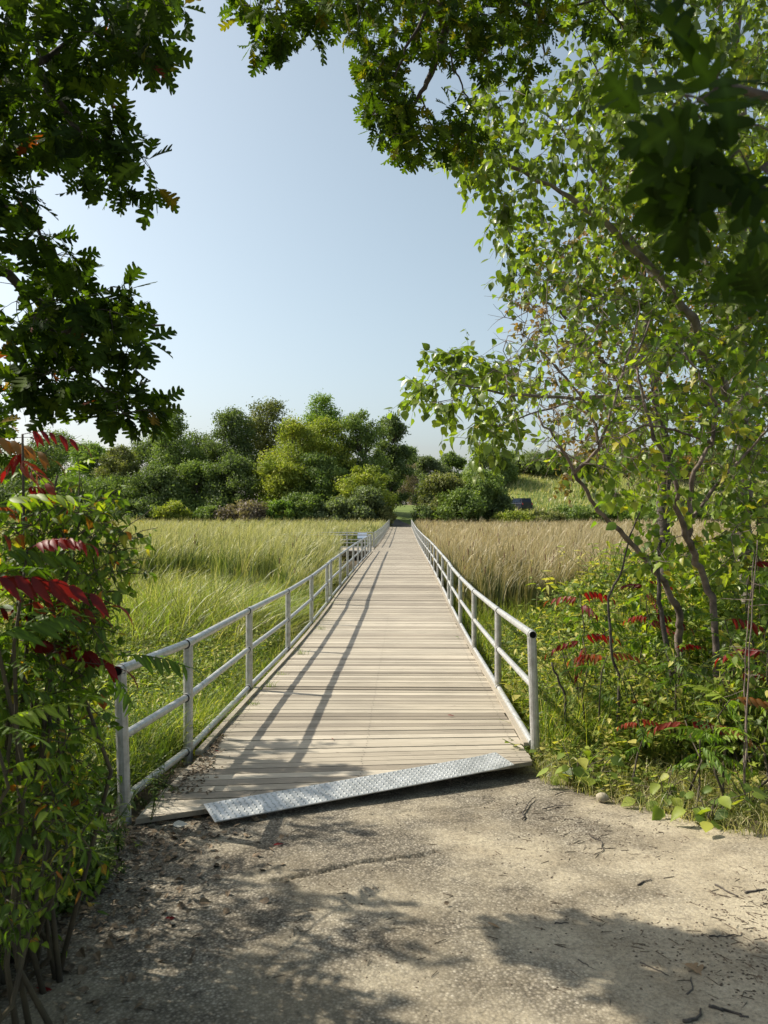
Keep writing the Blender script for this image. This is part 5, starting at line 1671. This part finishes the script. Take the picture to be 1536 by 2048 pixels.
# loose grit, bark crumbs and needles on the path
mb = MB()
n = 26000
X = rng.uniform(-1.6, 3.4, n); Y = rng.uniform(2.2, 5.6, n)
dens = .10 + .9 * sstep(.4, 1.4, X) * sstep(6.2, 3.0, Y + 0 * X) + .5 * sstep(-.9, -1.5, X)
clump = lowf(X, Y, 3.3) ** 2 * 1.6
k = (rng.random(n) < dens * clump) & pathmask(X, Y) & ~((Y > front(X) - .1))
X, Y = X[k], Y[k]; n = len(X)
cubeV = np.array([(-.5, 0, 0), (.5, 0, .1), (.4, 1, 0), (-.4, 1, .1), (0, .5, .5)], float)
cubeF = np.array([(0, 1, 4), (1, 2, 4), (2, 3, 4), (3, 0, 4)])
an = rng.uniform(0, 6.3, n)
scatter(mb, (cubeV, cubeF), np.stack([X, Y, PZf(X, Y) - .001], 1), np.stack([np.cos(an), np.sin(an), 0 * an], 1), np.tile([.01, 0, 1.], (n, 1)), rng.uniform(.003, .013, n), None)
n2 = 900
i2 = rng.integers(0, n, n2)
nd = (np.array([(-.02, 0, 0), (.02, 0, 0), (.02, 1, 0), (-.02, 1, 0), (0, .1, .05), (0, .9, .05)], float), np.array([(0, 1, 4), (2, 3, 5), (1, 2, 4), (2, 5, 4), (3, 0, 4), (3, 4, 5)]))
an = rng.uniform(0, 6.3, n2)
scatter(mb, nd, np.stack([X[i2] + .02, Y[i2], PZf(X[i2], Y[i2]) + .001], 1), np.stack([np.cos(an), np.sin(an), 0 * an], 1), np.tile([.01, 0, 1.], (n2, 1)), rng.uniform(.02, .07, n2), None)
tag(mb.build('litter', simplemat('bark_crumbs', (.03, .022, .016), .9, 0, 30, (.16, .12, .08))), 'dark crumbs of bark, twig ends and grit strewn over the path', 'litter', kind='stuff')

# leaf litter on the shaded left ground and at the left corner of the deck
mb = MB()
n = 3500
Y = rng.uniform(1.8, 5.2, n); X = np.interp(Y, [a for a, b in PL], [b for a, b in PL]) + rng.normal(-.2, .4, n)
k = ~((Y > front(X) - .03) & (X > -1.6)); X, Y = X[k], Y[k]; n = len(X)
an = rng.uniform(0, 6.3, n)
put_leaves(mb, OVATE + NARROW, np.stack([X, Y, G(X, Y) + .012], 1), np.stack([np.cos(an), np.sin(an), rng.normal(0, .2, n)], 1), np.stack([rng.normal(0, .4, n), rng.normal(0, .4, n), np.ones(n)], 1), .05)
n = 420
Y = rng.uniform(5.0, 6.6, n); X = XL + bx(Y) + .03 + np.abs(rng.normal(0, .11, n)) * sstep(6.8, 5.2, Y)
k = Y > front(X) + .02; X, Y = X[k], Y[k]; n = len(X); an = rng.uniform(0, 6.3, n)
put_leaves(mb, OVATE + NARROW, np.stack([X, Y, dz(Y) + .008], 1), np.stack([np.cos(an), np.sin(an), rng.normal(0, .2, n)], 1), np.stack([rng.normal(0, .4, n), rng.normal(0, .4, n), np.ones(n)], 1), .035)
tag(mb.build('leaf_litter', simplemat('dead_leaf', (.05, .035, .02), .8, 0, 25, (.2, .14, .08))), 'brown leaf litter along the left edge of the path and planks', 'leaf litter', kind='stuff')

# weeds poking through the deck edge
for (px, py, lab, s_) in ((540, 1378, 'grass tuft growing between planks by the third left post', .14), (602, 1303, 'grass tuft growing between planks by the fourth left post', .16),
                          (505, 1418, 'tiny sprig growing between planks nearest the leaf litter', .09), (565, 1350, 'small tuft at the kerb board midway between two left posts', .07), (640, 1250, 'small grass tuft at the kerb board far along the left side', .12)):
    p_ = onp(px, py, -.08); mb = MB(); n = 26
    Pp = np.tile(p_, (n, 1)) + np.stack([rng.normal(0, .04, n), rng.normal(0, .02, n), np.zeros(n)], 1); Pp[:, 2] = dz(p_[1]) - .01
    blades(mb, Pp, rng.uniform(.4, 1, n) * s_, rng.normal(0, .7, (n, 2)), .006, 3, rng.uniform(0, .5, n))
    tag(mb.build('grass_tuft', M['brightgrass']), lab, 'grass tuft', 'tufts growing through the deck')

# tall off-frame sumac that shade the near left ground
for i, (x_, y_, h_, lab) in enumerate(((-2.7, 3.6, 1.9, 'tall sumac just outside the left of the picture'), (-3.2, 4.8, 2.1, 'tall sumac behind the left thicket'), (-2.5, 2.6, 1.6, 'sumac at the near end of the left thicket'))):
    sumac(768 + x_ / y_ * F, 1024 - (h_ - EYE) * F / y_, y_, lab, nst=3, nleaf=12, size=.4, group='sumac thicket left of the bridge')
